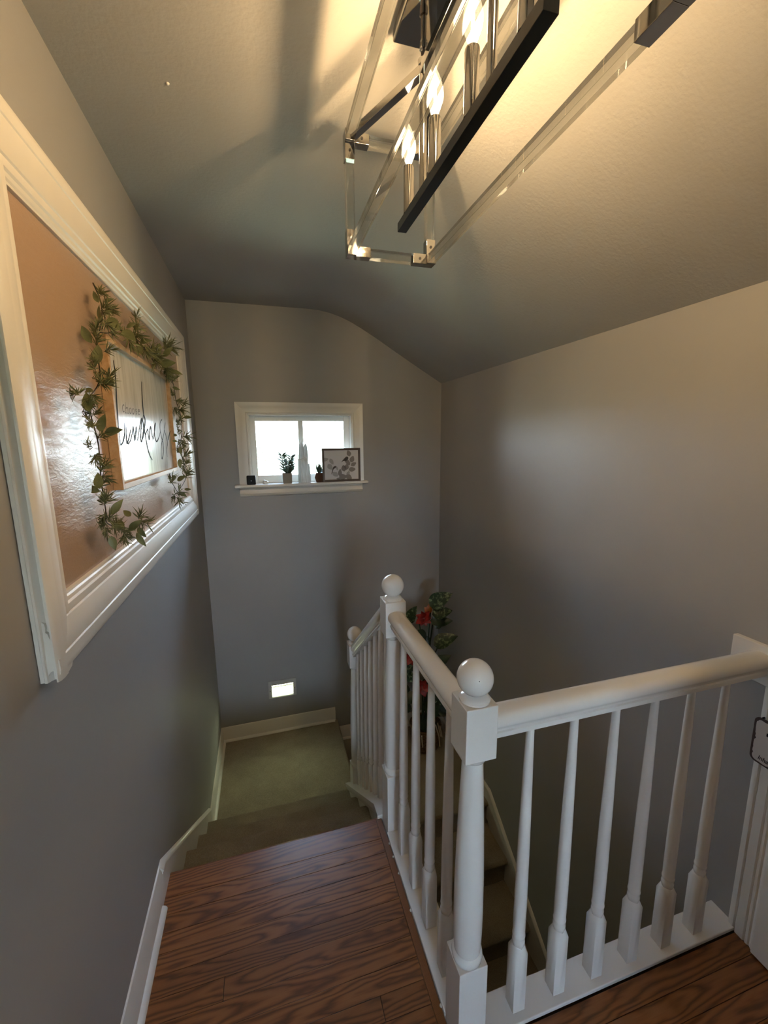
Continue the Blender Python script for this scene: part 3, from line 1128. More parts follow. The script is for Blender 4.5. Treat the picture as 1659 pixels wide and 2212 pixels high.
# ------------------------------------------------------------------ wooden word sign
SYA, SYB, SZA, SZB = 1.402, 2.262, 1.458, 1.898
SXF = -0.402
SGB = PX + 0.0008
sg = empty('word_sign', (PX, 1.83, SZA))
tag(sg, 'pine-framed white board reading choose kindness in grey and black lettering', 'sign')
FW = 0.017
obj('frame_side', nbox(SGB, SXF, SYA, SYA + FW, SZA, SZB), M['pine'], sg, bevel=0.0012, seg=1)
obj('frame_side', nbox(SGB, SXF, SYB - FW, SYB, SZA, SZB), M['pine'], sg, bevel=0.0012, seg=1)
obj('frame_side', nbox(SGB, SXF, SYA + FW, SYB - FW, SZA, SZA + FW), M['pine'], sg, bevel=0.0012, seg=1)
obj('frame_side', nbox(SGB, SXF, SYA + FW, SYB - FW, SZB - FW, SZB), M['pine'], sg, bevel=0.0012, seg=1)
SXB = SXF - 0.016
obj('board', nbox(PX + 0.002, SXB, SYA + FW, SYB - FW, SZA + FW, SZB - FW), M['board'], sg)


def sp(a, b):
    return at_x(240 + a / 7.37, 760 + b / 7.37, SXB)


def stroke(pts, wid, name='lettering', material=None):
    """flat pen stroke lying on the board"""
    p_ = spline([sp(a, b) for a, b in pts], 7)
    b_ = bmesh.new()
    n_ = len(p_)
    L_ = []
    R_ = []
    for i_, q_ in enumerate(p_):
        t_ = p_[min(i_ + 1, n_ - 1)] - p_[max(i_ - 1, 0)]
        t_.x = 0
        t_.normalize()
        nn = Vector((0, -t_.z, t_.y))
        w_ = wid * (0.45 + 0.55 * math.sin(math.pi * min(0.95, max(0.06, i_ / (n_ - 1)))))
        w_ *= 1.2
        L_.append(q_ + nn * w_ + Vector((0.0008, 0, 0)))
        R_.append(q_ - nn * w_ + Vector((0.0008, 0, 0)))
    va = [b_.verts.new(x_) for x_ in L_]
    vb = [b_.verts.new(x_) for x_ in R_]
    for i_ in range(n_ - 1):
        b_.faces.new((va[i_], vb[i_], vb[i_ + 1], va[i_ + 1]))
    return b_


word = [
    ([(34, 135), (48, 240), (66, 420), (78, 640), (92, 900), (120, 1250), (150, 1480)], 0.0046),          # tall k
    ([(150, 1488), (185, 1440), (212, 1330), (214, 1200), (206, 1105)], 0.0032),
    ([(228, 1105), (240, 1280), (250, 1450), (285, 1370), (312, 1225)], 0.0034),
    ([(270, 1475), (315, 1390), (345, 1240), (352, 1195), (362, 1300), (378, 1410), (392, 1250), (402, 1200), (408, 1320), (420, 1420)], 0.0034),
    ([(420, 1420), (440, 1290), (468, 1110), (486, 1070), (478, 1200), (470, 1380), (486, 1425), (510, 1270), (500, 1110), (512, 1000)], 0.0034),
    ([(484, 475), (488, 640), (500, 840), (516, 1000), (540, 1090), (528, 1230), (505, 1390)], 0.0052),     # tall d
    ([(498, 1060), (520, 1180), (548, 1350), (580, 1530), (620, 1660), (655, 1722)], 0.0040),
    ([(545, 1330), (580, 1230), (590, 1320), (606, 1392), (618, 1240), (630, 1195), (648, 1310), (668, 1395)], 0.0034),
    ([(668, 1395), (690, 1260), (706, 1135), (690, 1200), (692, 1330), (720, 1428), (755, 1370), (782, 1270)], 0.0034),
    ([(806, 1078), (784, 1110), (774, 1200), (796, 1340), (826, 1460), (830, 1600), (810, 1700), (796, 1640), (800, 1480), (832, 1330), (860, 1125)], 0.0032),
    ([(860, 1125), (846, 1230), (868, 1330), (892, 1440), (884, 1560), (892, 1675)], 0.0032),
    ([(938, 1262), (918, 1340), (902, 1410)], 0.0040),
]
for pts, wd in word:
    obj('lettering', stroke(pts, wd), M['ink'], sg)
# the small word "choose", drawn letter by letter
cho = {
    'c': [[(205, 850), (190, 845), (178, 870), (180, 930), (195, 955), (208, 945)]],
    'h': [[(222, 800), (232, 970)], [(230, 905), (248, 885), (260, 905), (266, 975)], [(222, 970), (240, 976)], [(256, 976), (274, 980)]],
    'o': [[(300, 892), (286, 925), (296, 978), (312, 972), (316, 920), (300, 892)]],
    'o2': [[(345, 900), (332, 932), (342, 985), (358, 978), (361, 925), (345, 900)]],
    's': [[(404, 915), (390, 915), (388, 940), (404, 958), (406, 985), (390, 992)]],
    'e': [[(426, 955), (450, 948), (444, 922), (430, 930), (426, 975), (440, 1000), (452, 990)]],
}
for ls in cho.values():
    for pts in ls:
        obj('small_lettering', stroke(pts, 0.0019), M['grey_ink'], sg)

# ------------------------------------------------------------------ garland over the sign
def leaf_mesh(name, material, wide=0.45, fold=0.10, curl=0.12, pointed=0.6, n_=8, thick=0.0):
    """unit leaf along +x, width in y, normal +z"""
    b_ = bmesh.new()
    mid, lf, rt = [], [], []
    for i_ in range(n_ + 1):
        t_ = i_ / n_
        w_ = wide / 2 * (math.sin(math.pi * t_ ** (0.5 + pointed * 0.35))) ** (0.7 + 0.3 * pointed)
        z_ = -curl * (t_ - 0.4) ** 2
        mid.append(b_.verts.new((t_, 0, z_ - fold * w_)))
        lf.append(b_.verts.new((t_, max(w_, 0.004), z_)))
        rt.append(b_.verts.new((t_, -max(w_, 0.004), z_)))
    for i_ in range(n_):
        b_.faces.new((mid[i_], mid[i_ + 1], lf[i_ + 1], lf[i_]))
        b_.faces.new((rt[i_], rt[i_ + 1], mid[i_ + 1], mid[i_]))
    bmesh.ops.recalc_face_normals(b_, faces=b_.faces[:])
    for f_ in b_.faces:
        f_.smooth = True
    me_ = bpy.data.meshes.new(name)
    b_.to_mesh(me_)
    b_.free()
    me_.materials.append(material)
    return me_


def sprig_mesh(name, material, seed, n_=26, thin=0.085):
    """unit spray of narrow needles around +x"""
    rnd = random.Random(seed)
    b_ = bmesh.new()
    for i_ in range(n_):
        az = rnd.uniform(0, 2 * math.pi)
        el = rnd.uniform(0.35, 1.35)
        d_ = Vector((math.cos(el), math.sin(el) * math.cos(az), math.sin(el) * math.sin(az)))
        L_ = rnd.uniform(0.6, 1.0)
        base = Vector((rnd.uniform(-0.15, 0.45), 0, 0))
        side = d_.cross(Vector((rnd.uniform(-1, 1), rnd.uniform(-1, 1), 1))).normalized()
        nrm = d_.cross(side)
        pa = [base + side * 0.02, base + d_ * L_ * 0.5 + side * thin * 0.5 + nrm * 0.05, base + d_ * L_ + nrm * 0.16,
              base + d_ * L_ * 0.5 - side * thin * 0.5 + nrm * 0.05, base - side * 0.02]
        mid_ = b_.verts.new(base + d_ * L_ * 0.5 + nrm * (0.05 + thin * 0.25))
        vv = [b_.verts.new(x_) for x_ in pa]
        for k_ in range(4):
            b_.faces.new((vv[k_], vv[k_ + 1], mid_))
        b_.faces.new((vv[4], vv[0], mid_))
    me_ = bpy.data.meshes.new(name)
    b_.to_mesh(me_)
    b_.free()
    me_.materials.append(material)
    return me_


def place(name, me_, loc, xdir, ndir, size, parent):
    x_ = Vector(xdir).normalized()
    z_ = (Vector(ndir) - x_ * Vector(ndir).dot(x_)).normalized()
    y_ = z_.cross(x_)
    mw = Matrix((x_ * size, y_ * size, z_ * size)).transposed().to_4x4()
    mw.translation = loc
    o_ = bpy.data.objects.new(name, me_)
    link(o_, parent)
    o_.matrix_world = mw
    return o_


XLIM = SXF + 0.0012


def place_proud(name, me_, loc, xdir, ndir, size, parent):
    """like place, but the piece lies on the sign and frame instead of passing through them"""
    o_ = place(name, me_.copy(), loc, xdir, ndir, size, parent)
    mw = o_.matrix_world.copy()
    inv = mw.inverted()
    for v_ in o_.data.vertices:
        p_ = mw @ v_.co
        if p_.x < XLIM:
            p_.x = XLIM + min(0.012, (XLIM - p_.x) * 0.35)
            v_.co = inv @ p_
    return o_


gar = empty('garland', at_x(230, 1130, -0.392))
tag(gar, 'green leafy rosemary garland draped around the word sign', 'garland')
GXP = -0.388


def gp(a, b, x_=GXP):
    return at_x(100 + a / 3.567, 600 + b / 3.567, x_)


path1 = [(735, 1890), (680, 1935), (610, 1945), (520, 1915), (462, 1880), (458, 1790), (440, 1680), (420, 1540), (412, 1400), (402, 1290), (380, 1190),
         (352, 1095), (335, 1000), (335, 920), (385, 850), (415, 770), (405, 660), (392, 560), (396, 470), (412, 400), (430, 300), (418, 180), (360, 40)]
path2 = [(412, 420), (480, 425), (560, 395), (640, 445), (715, 490), (765, 560), (820, 615), (885, 640), (925, 715), (965, 775), (985, 850), (1000, 950),
         (1035, 1060), (1045, 1180), (1035, 1290), (1050, 1400), (1085, 1500), (1060, 1580), (1010, 1650), (965, 1690)]
path3 = [(1010, 1650), (975, 1590), (950, 1560)]
for pth in (path1, path2, path3):
    bm = bmesh.new()
    tube(bm, spline([gp(a, b, GXP - 0.0055 + 0.005 * math.sin(i_ * 1.7)) for i_, (a, b) in enumerate(pth)], 4), 0.0016, 6)
    obj('stem', bm, M['stem'], gar, smooth=True)
gl_me = [leaf_mesh('garland_leaf', M['leaf'], 0.50, 0.25, 0.25), leaf_mesh('garland_leaf', M['leaf'], 0.42, 0.35, 0.40, 0.9)]
gs_me = [sprig_mesh('garland_sprig', M['needle'], s_) for s_ in range(5)]
gl = [(440, 185, 20, 75), (420, 340, 95, 115), (475, 300, -45, 125), (345, 500, 122, 150), (395, 660, 100, 155), (610, 385, 20, 90), (585, 400, -38, 140),
      (360, 870, 172, 110), (330, 1030, 108, 155), (440, 1195, 8, 145), (405, 1185, 72, 130), (410, 1645, 165, 125), (408, 1625, 105, 125),
      (497, 1825, 62, 130), (650, 1835, 148, 80), (630, 1950, 38, 125), (600, 1920, 135, 85), (690, 1965, -62, 115), (497, 1990, -78, 105), (715, 495, 4, 95),
      (868, 575, 98, 80), (900, 610, 42, 95), (875, 665, 5, 110), (945, 715, -10, 88), (722, 505, -82, 80), (1055, 1075, 2, 58), (1028, 1395, -90, 66),
      (1028, 1300, -78, 60), (1005, 1560, 22, 75), (1062, 1630, 0, 46), (1035, 1655, -35, 52), (970, 842, -20, 52), (1000, 1545, 150, 45), (400, 190, 115, 90),
      (700, 1925, -50, 90), (1010, 1260, 175, 40), (1008, 1215, 170, 38)]
rnd = random.Random(3)
for i_, (a, b, ang, ln) in enumerate(gl):
    loc = gp(a, b, GXP + rnd.uniform(0.0, 0.012))
    depth = (loc - CAM).dot(FWD)
    size = ln / 3.567 * depth / FPX * 1.12
    A = math.radians(ang)
    xd = RIGHT * math.cos(A) + UP * math.sin(A) + FWD * rnd.uniform(-0.25, 0.25)
    nd = -FWD + RIGHT * rnd.uniform(-0.45, 0.45) + UP * rnd.uniform(-0.2, 0.5)
    place_proud('leaf', gl_me[i_ % 2], loc, xd, nd, size, gar)
gsp = [(420, 130, 110), (440, 235, 30), (470, 250, 10), (395, 400, 150), (400, 380, 80), (480, 420, 10), (690, 400, 60), (690, 440, -10), (640, 480, -60),
       (690, 320, 80), (780, 550, -50), (840, 620, -70), (915, 540, 70), (930, 545, 20), (450, 570, 20), (380, 640, 160), (375, 700, 120), (420, 800, 140),
       (440, 800, 10), (470, 790, 60), (215, 895, 170), (250, 900, 120), (370, 1050, 40), (340, 1090, 150), (350, 1110, 200), (345, 1300, 150), (380, 1370, -60),
       (430, 1470, 50), (440, 1530, -30), (450, 1720, 60), (445, 1740, 120), (465, 1860, 30), (450, 1900, 190), (460, 1930, -80), (590, 1960, -60), (600, 1990, -100),
       (715, 1850, 60), (735, 1880, -20), (600, 1930, 200), (1000, 950, -20), (1040, 965, 10), (1000, 1000, -120), (1030, 1130, 150), (1055, 1225, 10),
       (1040, 1180, 170), (1070, 1500, 20), (1070, 1440, 80), (960, 1575, 80), (985, 1680, -120), (1010, 1700, -60), (930, 720, -90), (845, 660, 190), (900, 690, -20),
       (330, 940, -100), (1060, 1380, 40), (760, 530, -90), (820, 600, 30)]
for pth in (path1, path2):
    for i_ in range(1, len(pth) - 1, 1):
        (a0_, b0_), (a1_, b1_) = pth[i_], pth[i_ + 1]
        gsp.append(((a0_ + a1_) / 2 + rnd.uniform(-18, 18), (b0_ + b1_) / 2 + rnd.uniform(-20, 20), rnd.uniform(0, 360)))
for i_, (a, b, ang) in enumerate(gsp):
    loc = gp(a, b, GXP + rnd.uniform(-0.004, 0.010))
    depth = (loc - CAM).dot(FWD)
    big = 82 if a < 960 else 62
    size = big / 3.567 * depth / FPX * rnd.uniform(1.05, 1.4)
    A = math.radians(ang)
    xd = RIGHT * math.cos(A) + UP * math.sin(A)
    place_proud('sprig', gs_me[i_ % 5], loc, xd, -FWD + RIGHT * rnd.uniform(-0.6, 0.6) + UP * rnd.uniform(-0.6, 0.6), size, gar)

# ------------------------------------------------------------------ night light on the end wall
nl = empty('night_light', (0.05, YB, -0.46))
tag(nl, 'small louvred night light glowing low on the end wall', 'night light')
NX0, NX1, NZ0, NZ1 = -0.061, 0.158, -0.462, -0.310
IX0, IX1, IZ0, IZ1 = -0.033, 0.132, -0.447, -0.350
bm = bmesh.new()
box(bm, NX0, IX0, YB - 0.010, YB - 0.0002, NZ0, NZ1)
box(bm, IX1, NX1, YB - 0.010, YB - 0.0002, NZ0, NZ1)
box(bm, IX0, IX1, YB - 0.010, YB - 0.0002, NZ0, IZ0)
box(bm, IX0, IX1, YB - 0.010, YB - 0.0002, IZ1, NZ1)
obj('cover_plate', bm, M['plate'], nl, bevel=0.003)
obj('lens', nbox(IX0, IX1, YB - 0.004, YB - 0.0005, IZ0, IZ1), M['night'], nl)
for i in range(7):
    z_ = IZ0 + (IZ1 - IZ0) * (i + 0.75) / 7.2
    bm = bmesh.new()
    prism_x(bm, [(YB - 0.016, z_ - 0.0030), (YB - 0.015, z_ - 0.0062), (YB - 0.0045, z_ - 0.001), (YB - 0.0045, z_ + 0.0022)], IX0, IX1)
    obj('louvre', bm, M['plate'], nl)
for x_ in (NX0 + 0.013, NX1 - 0.013):
    bm = bmesh.new()
    tube(bm, [(x_, YB - 0.010, -0.392), (x_, YB - 0.0115, -0.392)], 0.004, 10)
    obj('screw', bm, M['chrome'], nl)

# ------------------------------------------------------------------ things on the window sill (top z = 1.282)
ZS = 1.282
cube = empty('cube_camera', (-0.088, YB - 0.036, ZS))
tag(cube, 'small rounded white cube device with a black face on the window sill', 'camera')
bm = nbox(-0.120, -0.056, YB - 0.058, YB - 0.030, ZS, ZS + 0.069)
obj('body', bm, M['white_plastic'], cube, bevel=0.012, seg=4)
bm = nbox(-0.119, -0.057, YB - 0.061, YB - 0.047, ZS + 0.001, ZS + 0.068)
obj('face', bm, M['black'], cube, bevel=0.011, seg=4)
bm = bmesh.new()
tube(bm, [(-0.088, YB - 0.0605, ZS + 0.030), (-0.088, YB - 0.062, ZS + 0.030)], 0.003, 10)
obj('lens', bm, M['dark_metal'], cube)

bm = bmesh.new()
bmesh.ops.create_icosphere(bm, subdivisions=3, radius=1.0)
rnd = random.Random(11)
for v in bm.verts:
    c = v.co
    k_ = 1 + 0.22 * math.sin(3.1 * c.x + 2.3 * c.y) * math.cos(4.0 * c.z + c.x) + rnd.uniform(-0.05, 0.05)
    v.co = Vector((c.x * 0.021 * k_, c.y * 0.015 * k_, max(-0.012, c.z * 0.016 * k_)))
for v in bm.verts:
    v.co += Vector((0.012, YB - 0.020, ZS + 0.012))
st = obj('quartz_stone', bm, M['crystal'], smooth=True)
tag(st, 'small pale rough stone lying on the window sill', 'stone')

sc_ = empty('potted_succulent', (0.168, YB - 0.025, ZS))
tag(sc_, 'tall branching jade succulent in a square grey pot on the window sill', 'plant')
bm = bmesh.new()
pc = (0.168, YB - 0.022)
loft(bm, [square(pc[0], pc[1], 0.062, ZS), square(pc[0], pc[1], 0.071, ZS + 0.076), square(pc[0], pc[1], 0.061, ZS + 0.076), square(pc[0], pc[1], 0.060, ZS + 0.066)])
obj('pot', bm, M['pot_grey'], sc_, bevel=0.003)
obj('soil', nbox(pc[0] - 0.029, pc[0] + 0.029, pc[1] - 0.029, pc[1] + 0.029, ZS + 0.060, ZS + 0.068), M['soil'], sc_)
jl = leaf_mesh('jade_leaf', M['succulent'], 0.42, -0.3, 0.2, 0.5, 5)
for (x0, y0, x1, y1, z1) in ((0.176, pc[1], 0.138, pc[1] - 0.004, 1.490), (0.176, pc[1] + 0.004, 0.203, pc[1] + 0.006, 1.478), (0.170, pc[1] - 0.006, 0.182, pc[1] - 0.008, 1.44)):
    a = Vector((x0, y0, ZS + 0.062))
    b = Vector((x1, y1, z1))
    mid_ = (a + b) / 2 + Vector(((x1 - x0) * 0.25, 0, -0.02))
    cur = spline([a, mid_, b], 8)
    bm = bmesh.new()
    tube(bm, cur, [0.0058 - 0.0026 * i_ / (len(cur) - 1) for i_ in range(len(cur))], 6)
    obj('stem', bm, M['succulent'], sc_, smooth=True)
    for i_ in range(4, len(cur)):
        for s_ in (0, 1, 0):
            az = rnd.uniform(-0.6, 0.6) + (math.pi if s_ else 0) + (i_ % 2) * 0.5
            d_ = Vector((math.cos(az), 0.6 * math.sin(az), rnd.uniform(0.35, 0.9)))
            place('leaf', jl, cur[i_], d_, Vector((-d_.x * 0.7, -0.6, 0.8)), rnd.uniform(0.036, 0.050), sc_)

cr = empty('crystal_tower', (0.292, YB - 0.010, ZS))
tag(cr, 'tall white selenite crystal tower standing mid-sill before the window bar', 'crystal')


def shard(cx, cy, r0_, r1_, z0_, z1_, tip, seed, name):
    rr = random.Random(seed)
    n_ = 9
    ang = sorted(rr.uniform(0, 2 * math.pi) if False else (2 * math.pi * (i_ + rr.uniform(-0.3, 0.3)) / n_) for i_ in range(n_))
    kk_ = [rr.uniform(0.8, 1.12) for _ in range(n_)]
    loops = []
    for f_, r_ in ((0, r0_), (0.35, r0_ * 0.98), (0.7, (r0_ + r1_) / 2), (1.0, r1_)):
        z_ = z0_ + (z1_ - z0_) * f_
        loops.append([(cx + r_ * kk_[i_] * math.cos(ang[i_]), cy + 0.62 * r_ * kk_[i_] * math.sin(ang[i_]), z_ + (rr.uniform(-0.006, 0.006) if 0 < f_ else 0)) for i_ in range(n_)])
    loops.append([(cx + tip[0] + r1_ * 0.35 * math.cos(ang[i_]), cy + 0.62 * r1_ * 0.35 * math.sin(ang[i_]), tip[1] + rr.uniform(-0.004, 0.004)) for i_ in range(n_)])
    b_ = bmesh.new()
    loft(b_, loops)
    return obj(name, b_, M['crystal'], cr, bevel=0.0012, seg=1)


shard(0.292, YB - 0.010, 0.049, 0.044, ZS, 1.455, (0.0, 1.470), 1, 'base_shard')
shard(0.282, YB - 0.008, 0.026, 0.019, 1.44, 1.560, (0.004, 1.592), 2, 'upper_shard')
shard(0.313, YB - 0.012, 0.020, 0.015, 1.44, 1.545, (0.0, 1.570), 3, 'upper_shard')
shard(0.330, YB - 0.020, 0.014, 0.010, ZS, 1.395, (0.002, 1.425), 4, 'side_shard')

ag = empty('potted_agave', (0.407, YB - 0.028, ZS))
tag(ag, 'little spiky succulent in a faceted brown pot on the window sill', 'plant')
bm = bmesh.new()
ac = (0.407, YB - 0.030)
loops = []
for r_, z_ in ((0.027, ZS), (0.0385, ZS + 0.034), (0.028, ZS + 0.070), (0.024, ZS + 0.070), (0.024, ZS + 0.062)):
    loops.append([(ac[0] + r_ * math.cos(2 * math.pi * (i_ + 0.5) / 8), ac[1] + 0.72 * r_ * math.sin(2 * math.pi * (i_ + 0.5) / 8), z_) for i_ in range(8)])
loft(bm, loops)
obj('pot', bm, M['pot_brown'], ag, bevel=0.0015, seg=1)
al = leaf_mesh('agave_leaf', M['succulent'], 0.27, -0.5, -0.25, 1.2, 6)
for i_ in range(18):
    az = 2 * math.pi * i_ / 18 * 2.4
    el = 0.35 + 0.065 * i_
    d_ = Vector((math.cos(az) * math.cos(el), 0.6 * math.sin(az) * math.cos(el), math.sin(el)))
    place('leaf', al, Vector((ac[0], ac[1], ZS + 0.064)), d_, Vector((-d_.x, -d_.y, 1.0 - d_.z)) + Vector((0, -0.01, 0.01)), rnd.uniform(0.066, 0.082), ag)

# framed bird print leaning on the casing
fr = empty('bird_print', (0.57, YB - 0.040, ZS))
tag(fr, 'small dark-framed print of birds and leaves leaning at the sill end', 'picture')
A0, A1, B0, B1 = 0.428, 0.722, ZS, 1.535
fy0, fy1 = YB - 0.054, YB - 0.042
fwid = 0.016
for a_ in ((A0, A0 + fwid, B0, B1), (A1 - fwid, A1, B0, B1), (A0 + fwid, A1 - fwid, B0, B0 + fwid), (A0 + fwid, A1 - fwid, B1 - fwid, B1)):
    obj('frame_side', nbox(a_[0], a_[1], fy0, fy1 + 0.004, a_[2], a_[3]), M['dark_wood'], fr, bevel=0.0015, seg=1)
obj('paper', nbox(A0 + fwid, A1 - fwid, fy1 - 0.005, fy1, B0 + fwid, B1 - fwid), M['paper'], fr)
PY = fy1 - 0.0054


def pp(a, b):                                    # print space from the close view of the photograph
    q_ = at_y(580 + a / 7.9, 930 + b / 7.9, PY)
    return Vector((q_.x, PY, q_.z))


def blot(pts, material, name, dy=0.0):
    b_ = bmesh.new()
    c_ = spline([pp(a, b) for a, b in pts] + [pp(*pts[0])], 5)[:-1]
    b_.faces.new([b_.verts.new((v_.x, PY - dy, v_.z)) for v_ in c_])
    obj(name, b_, material, fr)


def pleaf(a, b, ang, ln, wd, material, dy=0.0):
    A_ = math.radians(ang)
    ux, uy = math.cos(A_), -math.sin(A_)
    vx, vy = -uy, ux
    pts = []
    for t_, w_ in ((-0.5, 0), (-0.2, 0.5), (0.15, 0.45), (0.5, 0), (0.15, -0.45), (-0.2, -0.5)):
        pts.append((a + ux * ln * t_ + vx * wd * w_, b + uy * ln * t_ + vy * wd * w_))
    blot(pts, material, 'printed_leaf', dy)


G_, L_, D_ = M['print_grey'], M['print_light'], M['print_dark']
for q_ in ((1370, 390, 110, 110, 70, G_), (1425, 490, 70, 120, 75, G_), (1450, 575, 30, 105, 62, G_), (1425, 662, 5, 120, 75, G_), (1285, 645, 100, 110, 80, G_),
           (1335, 620, 80, 110, 70, G_), (1220, 720, 85, 130, 62, G_), (1140, 745, -35, 120, 75, L_), (970, 495, 10, 110, 60, L_), (1075, 530, -60, 120, 60, L_),
           (1050, 620, -50, 120, 80, L_), (1270, 790, 5, 140, 90, G_), (1370, 790, -30, 120, 80, G_), (1200, 822, 0, 90, 30, G_), (1360, 730, 60, 90, 50, L_), (1160, 640, -60, 90, 40, L_)):
    pleaf(*q_[:5], q_[5])
blot([(1237, 545), (1290, 480), (1330, 445), (1362, 460), (1352, 500), (1320, 520), (1280, 520)], D_, 'printed_bird', 0.0002)
blot([(1300, 520), (1345, 490), (1390, 540), (1385, 590), (1340, 580)], G_, 'printed_bird', 0.0002)
blot([(1070, 755), (1088, 680), (1108, 620), (1150, 608), (1140, 640), (1110, 660), (1090, 720)], D_, 'printed_bird', 0.0002)
blot([(1110, 660), (1150, 640), (1160, 690), (1130, 712)], M['paper'], 'printed_bird', 0.0003)
bm = bmesh.new()
tube(bm, spline([pp(1340, 760), pp(1365, 690), pp(1390, 590), pp(1400, 520)], 5), 0.0006, 5)
obj('printed_twig', bm, G_, fr)

# ------------------------------------------------------------------ potted plant in the far corner
pl_ = empty('potted_plant', (1.175, 2.90, LAND2))
tag(pl_, 'tall potted plant with mottled leaves and red blooms in a woven basket', 'plant')
BX, BY = 1.178, 2.915
bm = bmesh.new()
lathe(bm, [(0.095, LAND2 + 0.001), (0.112, LAND2 + 0.02), (0.126, LAND2 + 0.12), (0.132, LAND2 + 0.205), (0.135, LAND2 + 0.215), (0.128, LAND2 + 0.222), (0.120, LAND2 + 0.205), (0.115, LAND2 + 0.17)], 28, BX, BY)
obj('basket', bm, M['basket'], pl_, auto=50)
bm = bmesh.new()
lathe(bm, [(0.117, LAND2 + 0.16), (0.116, LAND2 + 0.175)], 20, BX, BY)
obj('soil', bm, M['soil'], pl_)
for (a, b, c_, d_) in ((945, 1562, 952, 1590), (950, 1568, 955, 1592), (948, 1590, 950, 1612), (911, 1590, 913, 1614), (941, 1566, 949, 1594)):
    bm = bmesh.new()
    p0 = at_y(a, b, BY - 0.125)
    p1 = at_y(c_, d_, BY - 0.120)
    tube(bm, [p0, p1], 0.0055, 6)
    obj('pale_stick', bm, M['birch'], pl_)
rnd = random.Random(21)
for (a, b) in ((940, 1310), (955, 1375), (905, 1340), (925, 1450), (895, 1450), (945, 1500), (930, 1320)):
    tip = at_y(a, b, BY + rnd.uniform(-0.03, 0.03))
    base = Vector((BX + rnd.uniform(-0.03, 0.03), BY + rnd.uniform(-0.03, 0.03), LAND2 + 0.17))
    mid_ = (base + tip) / 2 + Vector(((BX - tip.x) * 0.35, 0, 0.05))
    bm = bmesh.new()
    tube(bm, spline([base, mid_, tip], 6), 0.006, 6)
    obj('stem', bm, M['dark_leaf'], pl_, smooth=True)
pm = leaf_mesh('mottled_leaf', M['mottled'], 0.62, 0.30, 0.45, 0.4, 10)
pd = leaf_mesh('dark_leaf', M['dark_leaf'], 0.60, 0.30, 0.50, 0.4, 8)
pr_ = leaf_mesh('red_petal', M['red'], 0.75, 0.30, 0.60, 0.4, 6)
po = leaf_mesh('orange_petal', M['orange'], 0.6, 0.20, 0.3, 0.5, 6)
pleaves = [(926, 1308, 33, 58, pm), (934, 1327, 12, 46, pm), (880, 1345, 66, 42, pm), (942, 1345, 12, 36, pd), (930, 1340, -8, 34, pd), (942, 1358, 60, 26, pm),
           (936, 1392, 24, 56, pm), (905, 1360, -60, 36, pd), (915, 1372, -75, 40, pd), (932, 1398, 200, 46, pd), (884, 1452, 80, 34, pm), (890, 1475, 110, 34, pm),
           (900, 1500, 200, 46, pd), (915, 1520, -30, 46, pd), (936, 1490, -55, 44, pm), (930, 1505, 10, 50, pd), (890, 1530, 170, 40, pd), (945, 1540, 20, 40, pd),
           (905, 1545, -60, 44, pd), (925, 1550, 60, 44, pd), (950, 1520, -30, 40, pd), (880, 1500, 120, 40, pd), (915, 1420, 120, 44, pd), (935, 1440, 40, 46, pd),
           (870, 1440, 150, 44, pd), (920, 1465, -80, 40, pd), (955, 1470, -20, 40, pm), (880, 1390, 110, 36, pd)]
for (a, b, ang, ln, me_) in pleaves:
    loc = at_y(a, b, BY + (rnd.uniform(-0.06, 0.05) if a < 925 else rnd.uniform(-0.20, -0.14)))
    depth = (loc - CAM).dot(FWD)
    A_ = math.radians(ang)
    xd = RIGHT * math.cos(A_) + UP * math.sin(A_) + FWD * rnd.uniform(-0.3, 0.1)
    place('leaf', me_, loc, xd, -FWD * 0.8 + UP * rnd.uniform(0.2, 0.8) + RIGHT * rnd.uniform(-0.4, 0.4), ln * depth / FPX, pl_)
for (cx, cy, r_) in ((916, 1336, 24), (887, 1420, 20), (912, 1482, 24)):
    c_ = at_y(cx, cy, BY - 0.06)
    depth = (c_ - CAM).dot(FWD)
    for i_ in range(8):
        A_ = 2 * math.pi * i_ / 8 + 0.3
        xd = RIGHT * math.cos(A_) + UP * math.sin(A_) - FWD * rnd.uniform(0.1, 0.9)
        place('red_petal', pr_, c_, xd, -FWD + UP * 0.4, r_ * rnd.uniform(0.7, 1.0) * depth / FPX, pl_)
c_ = at_y(925, 1326, BY - 0.04)
place('orange_petal', po, c_, UP + RIGHT * 0.15, -FWD + UP * 0.2, 0.085, pl_)
place('orange_petal', po, c_, UP - RIGHT * 0.5, -FWD + UP * 0.2, 0.060, pl_)

# ------------------------------------------------------------------ little sign hanging on the door casing
hs = empty('hanging_sign', (XR - 0.022, 0.70, 0.63))
tag(hs, 'small pale tin sign with rusted edge and dark script hung on the door casing', 'sign')
SXX = XR - 0.026


def rrect(y0_, y1_, z0_, z1_, r_, x_):
    out_ = []
    for cy_, cz_, a0_ in ((y1_ - r_, z1_ - r_, 0), (y0_ + r_, z1_ - r_, 90), (y0_ + r_, z0_ + r_, 180), (y1_ - r_, z0_ + r_, 270)):
        for k_ in range(6):
            a_ = math.radians(a0_ + 18 * k_)
            out_.append((x_, cy_ + r_ * math.cos(a_), cz_ + r_ * math.sin(a_)))
    return out_


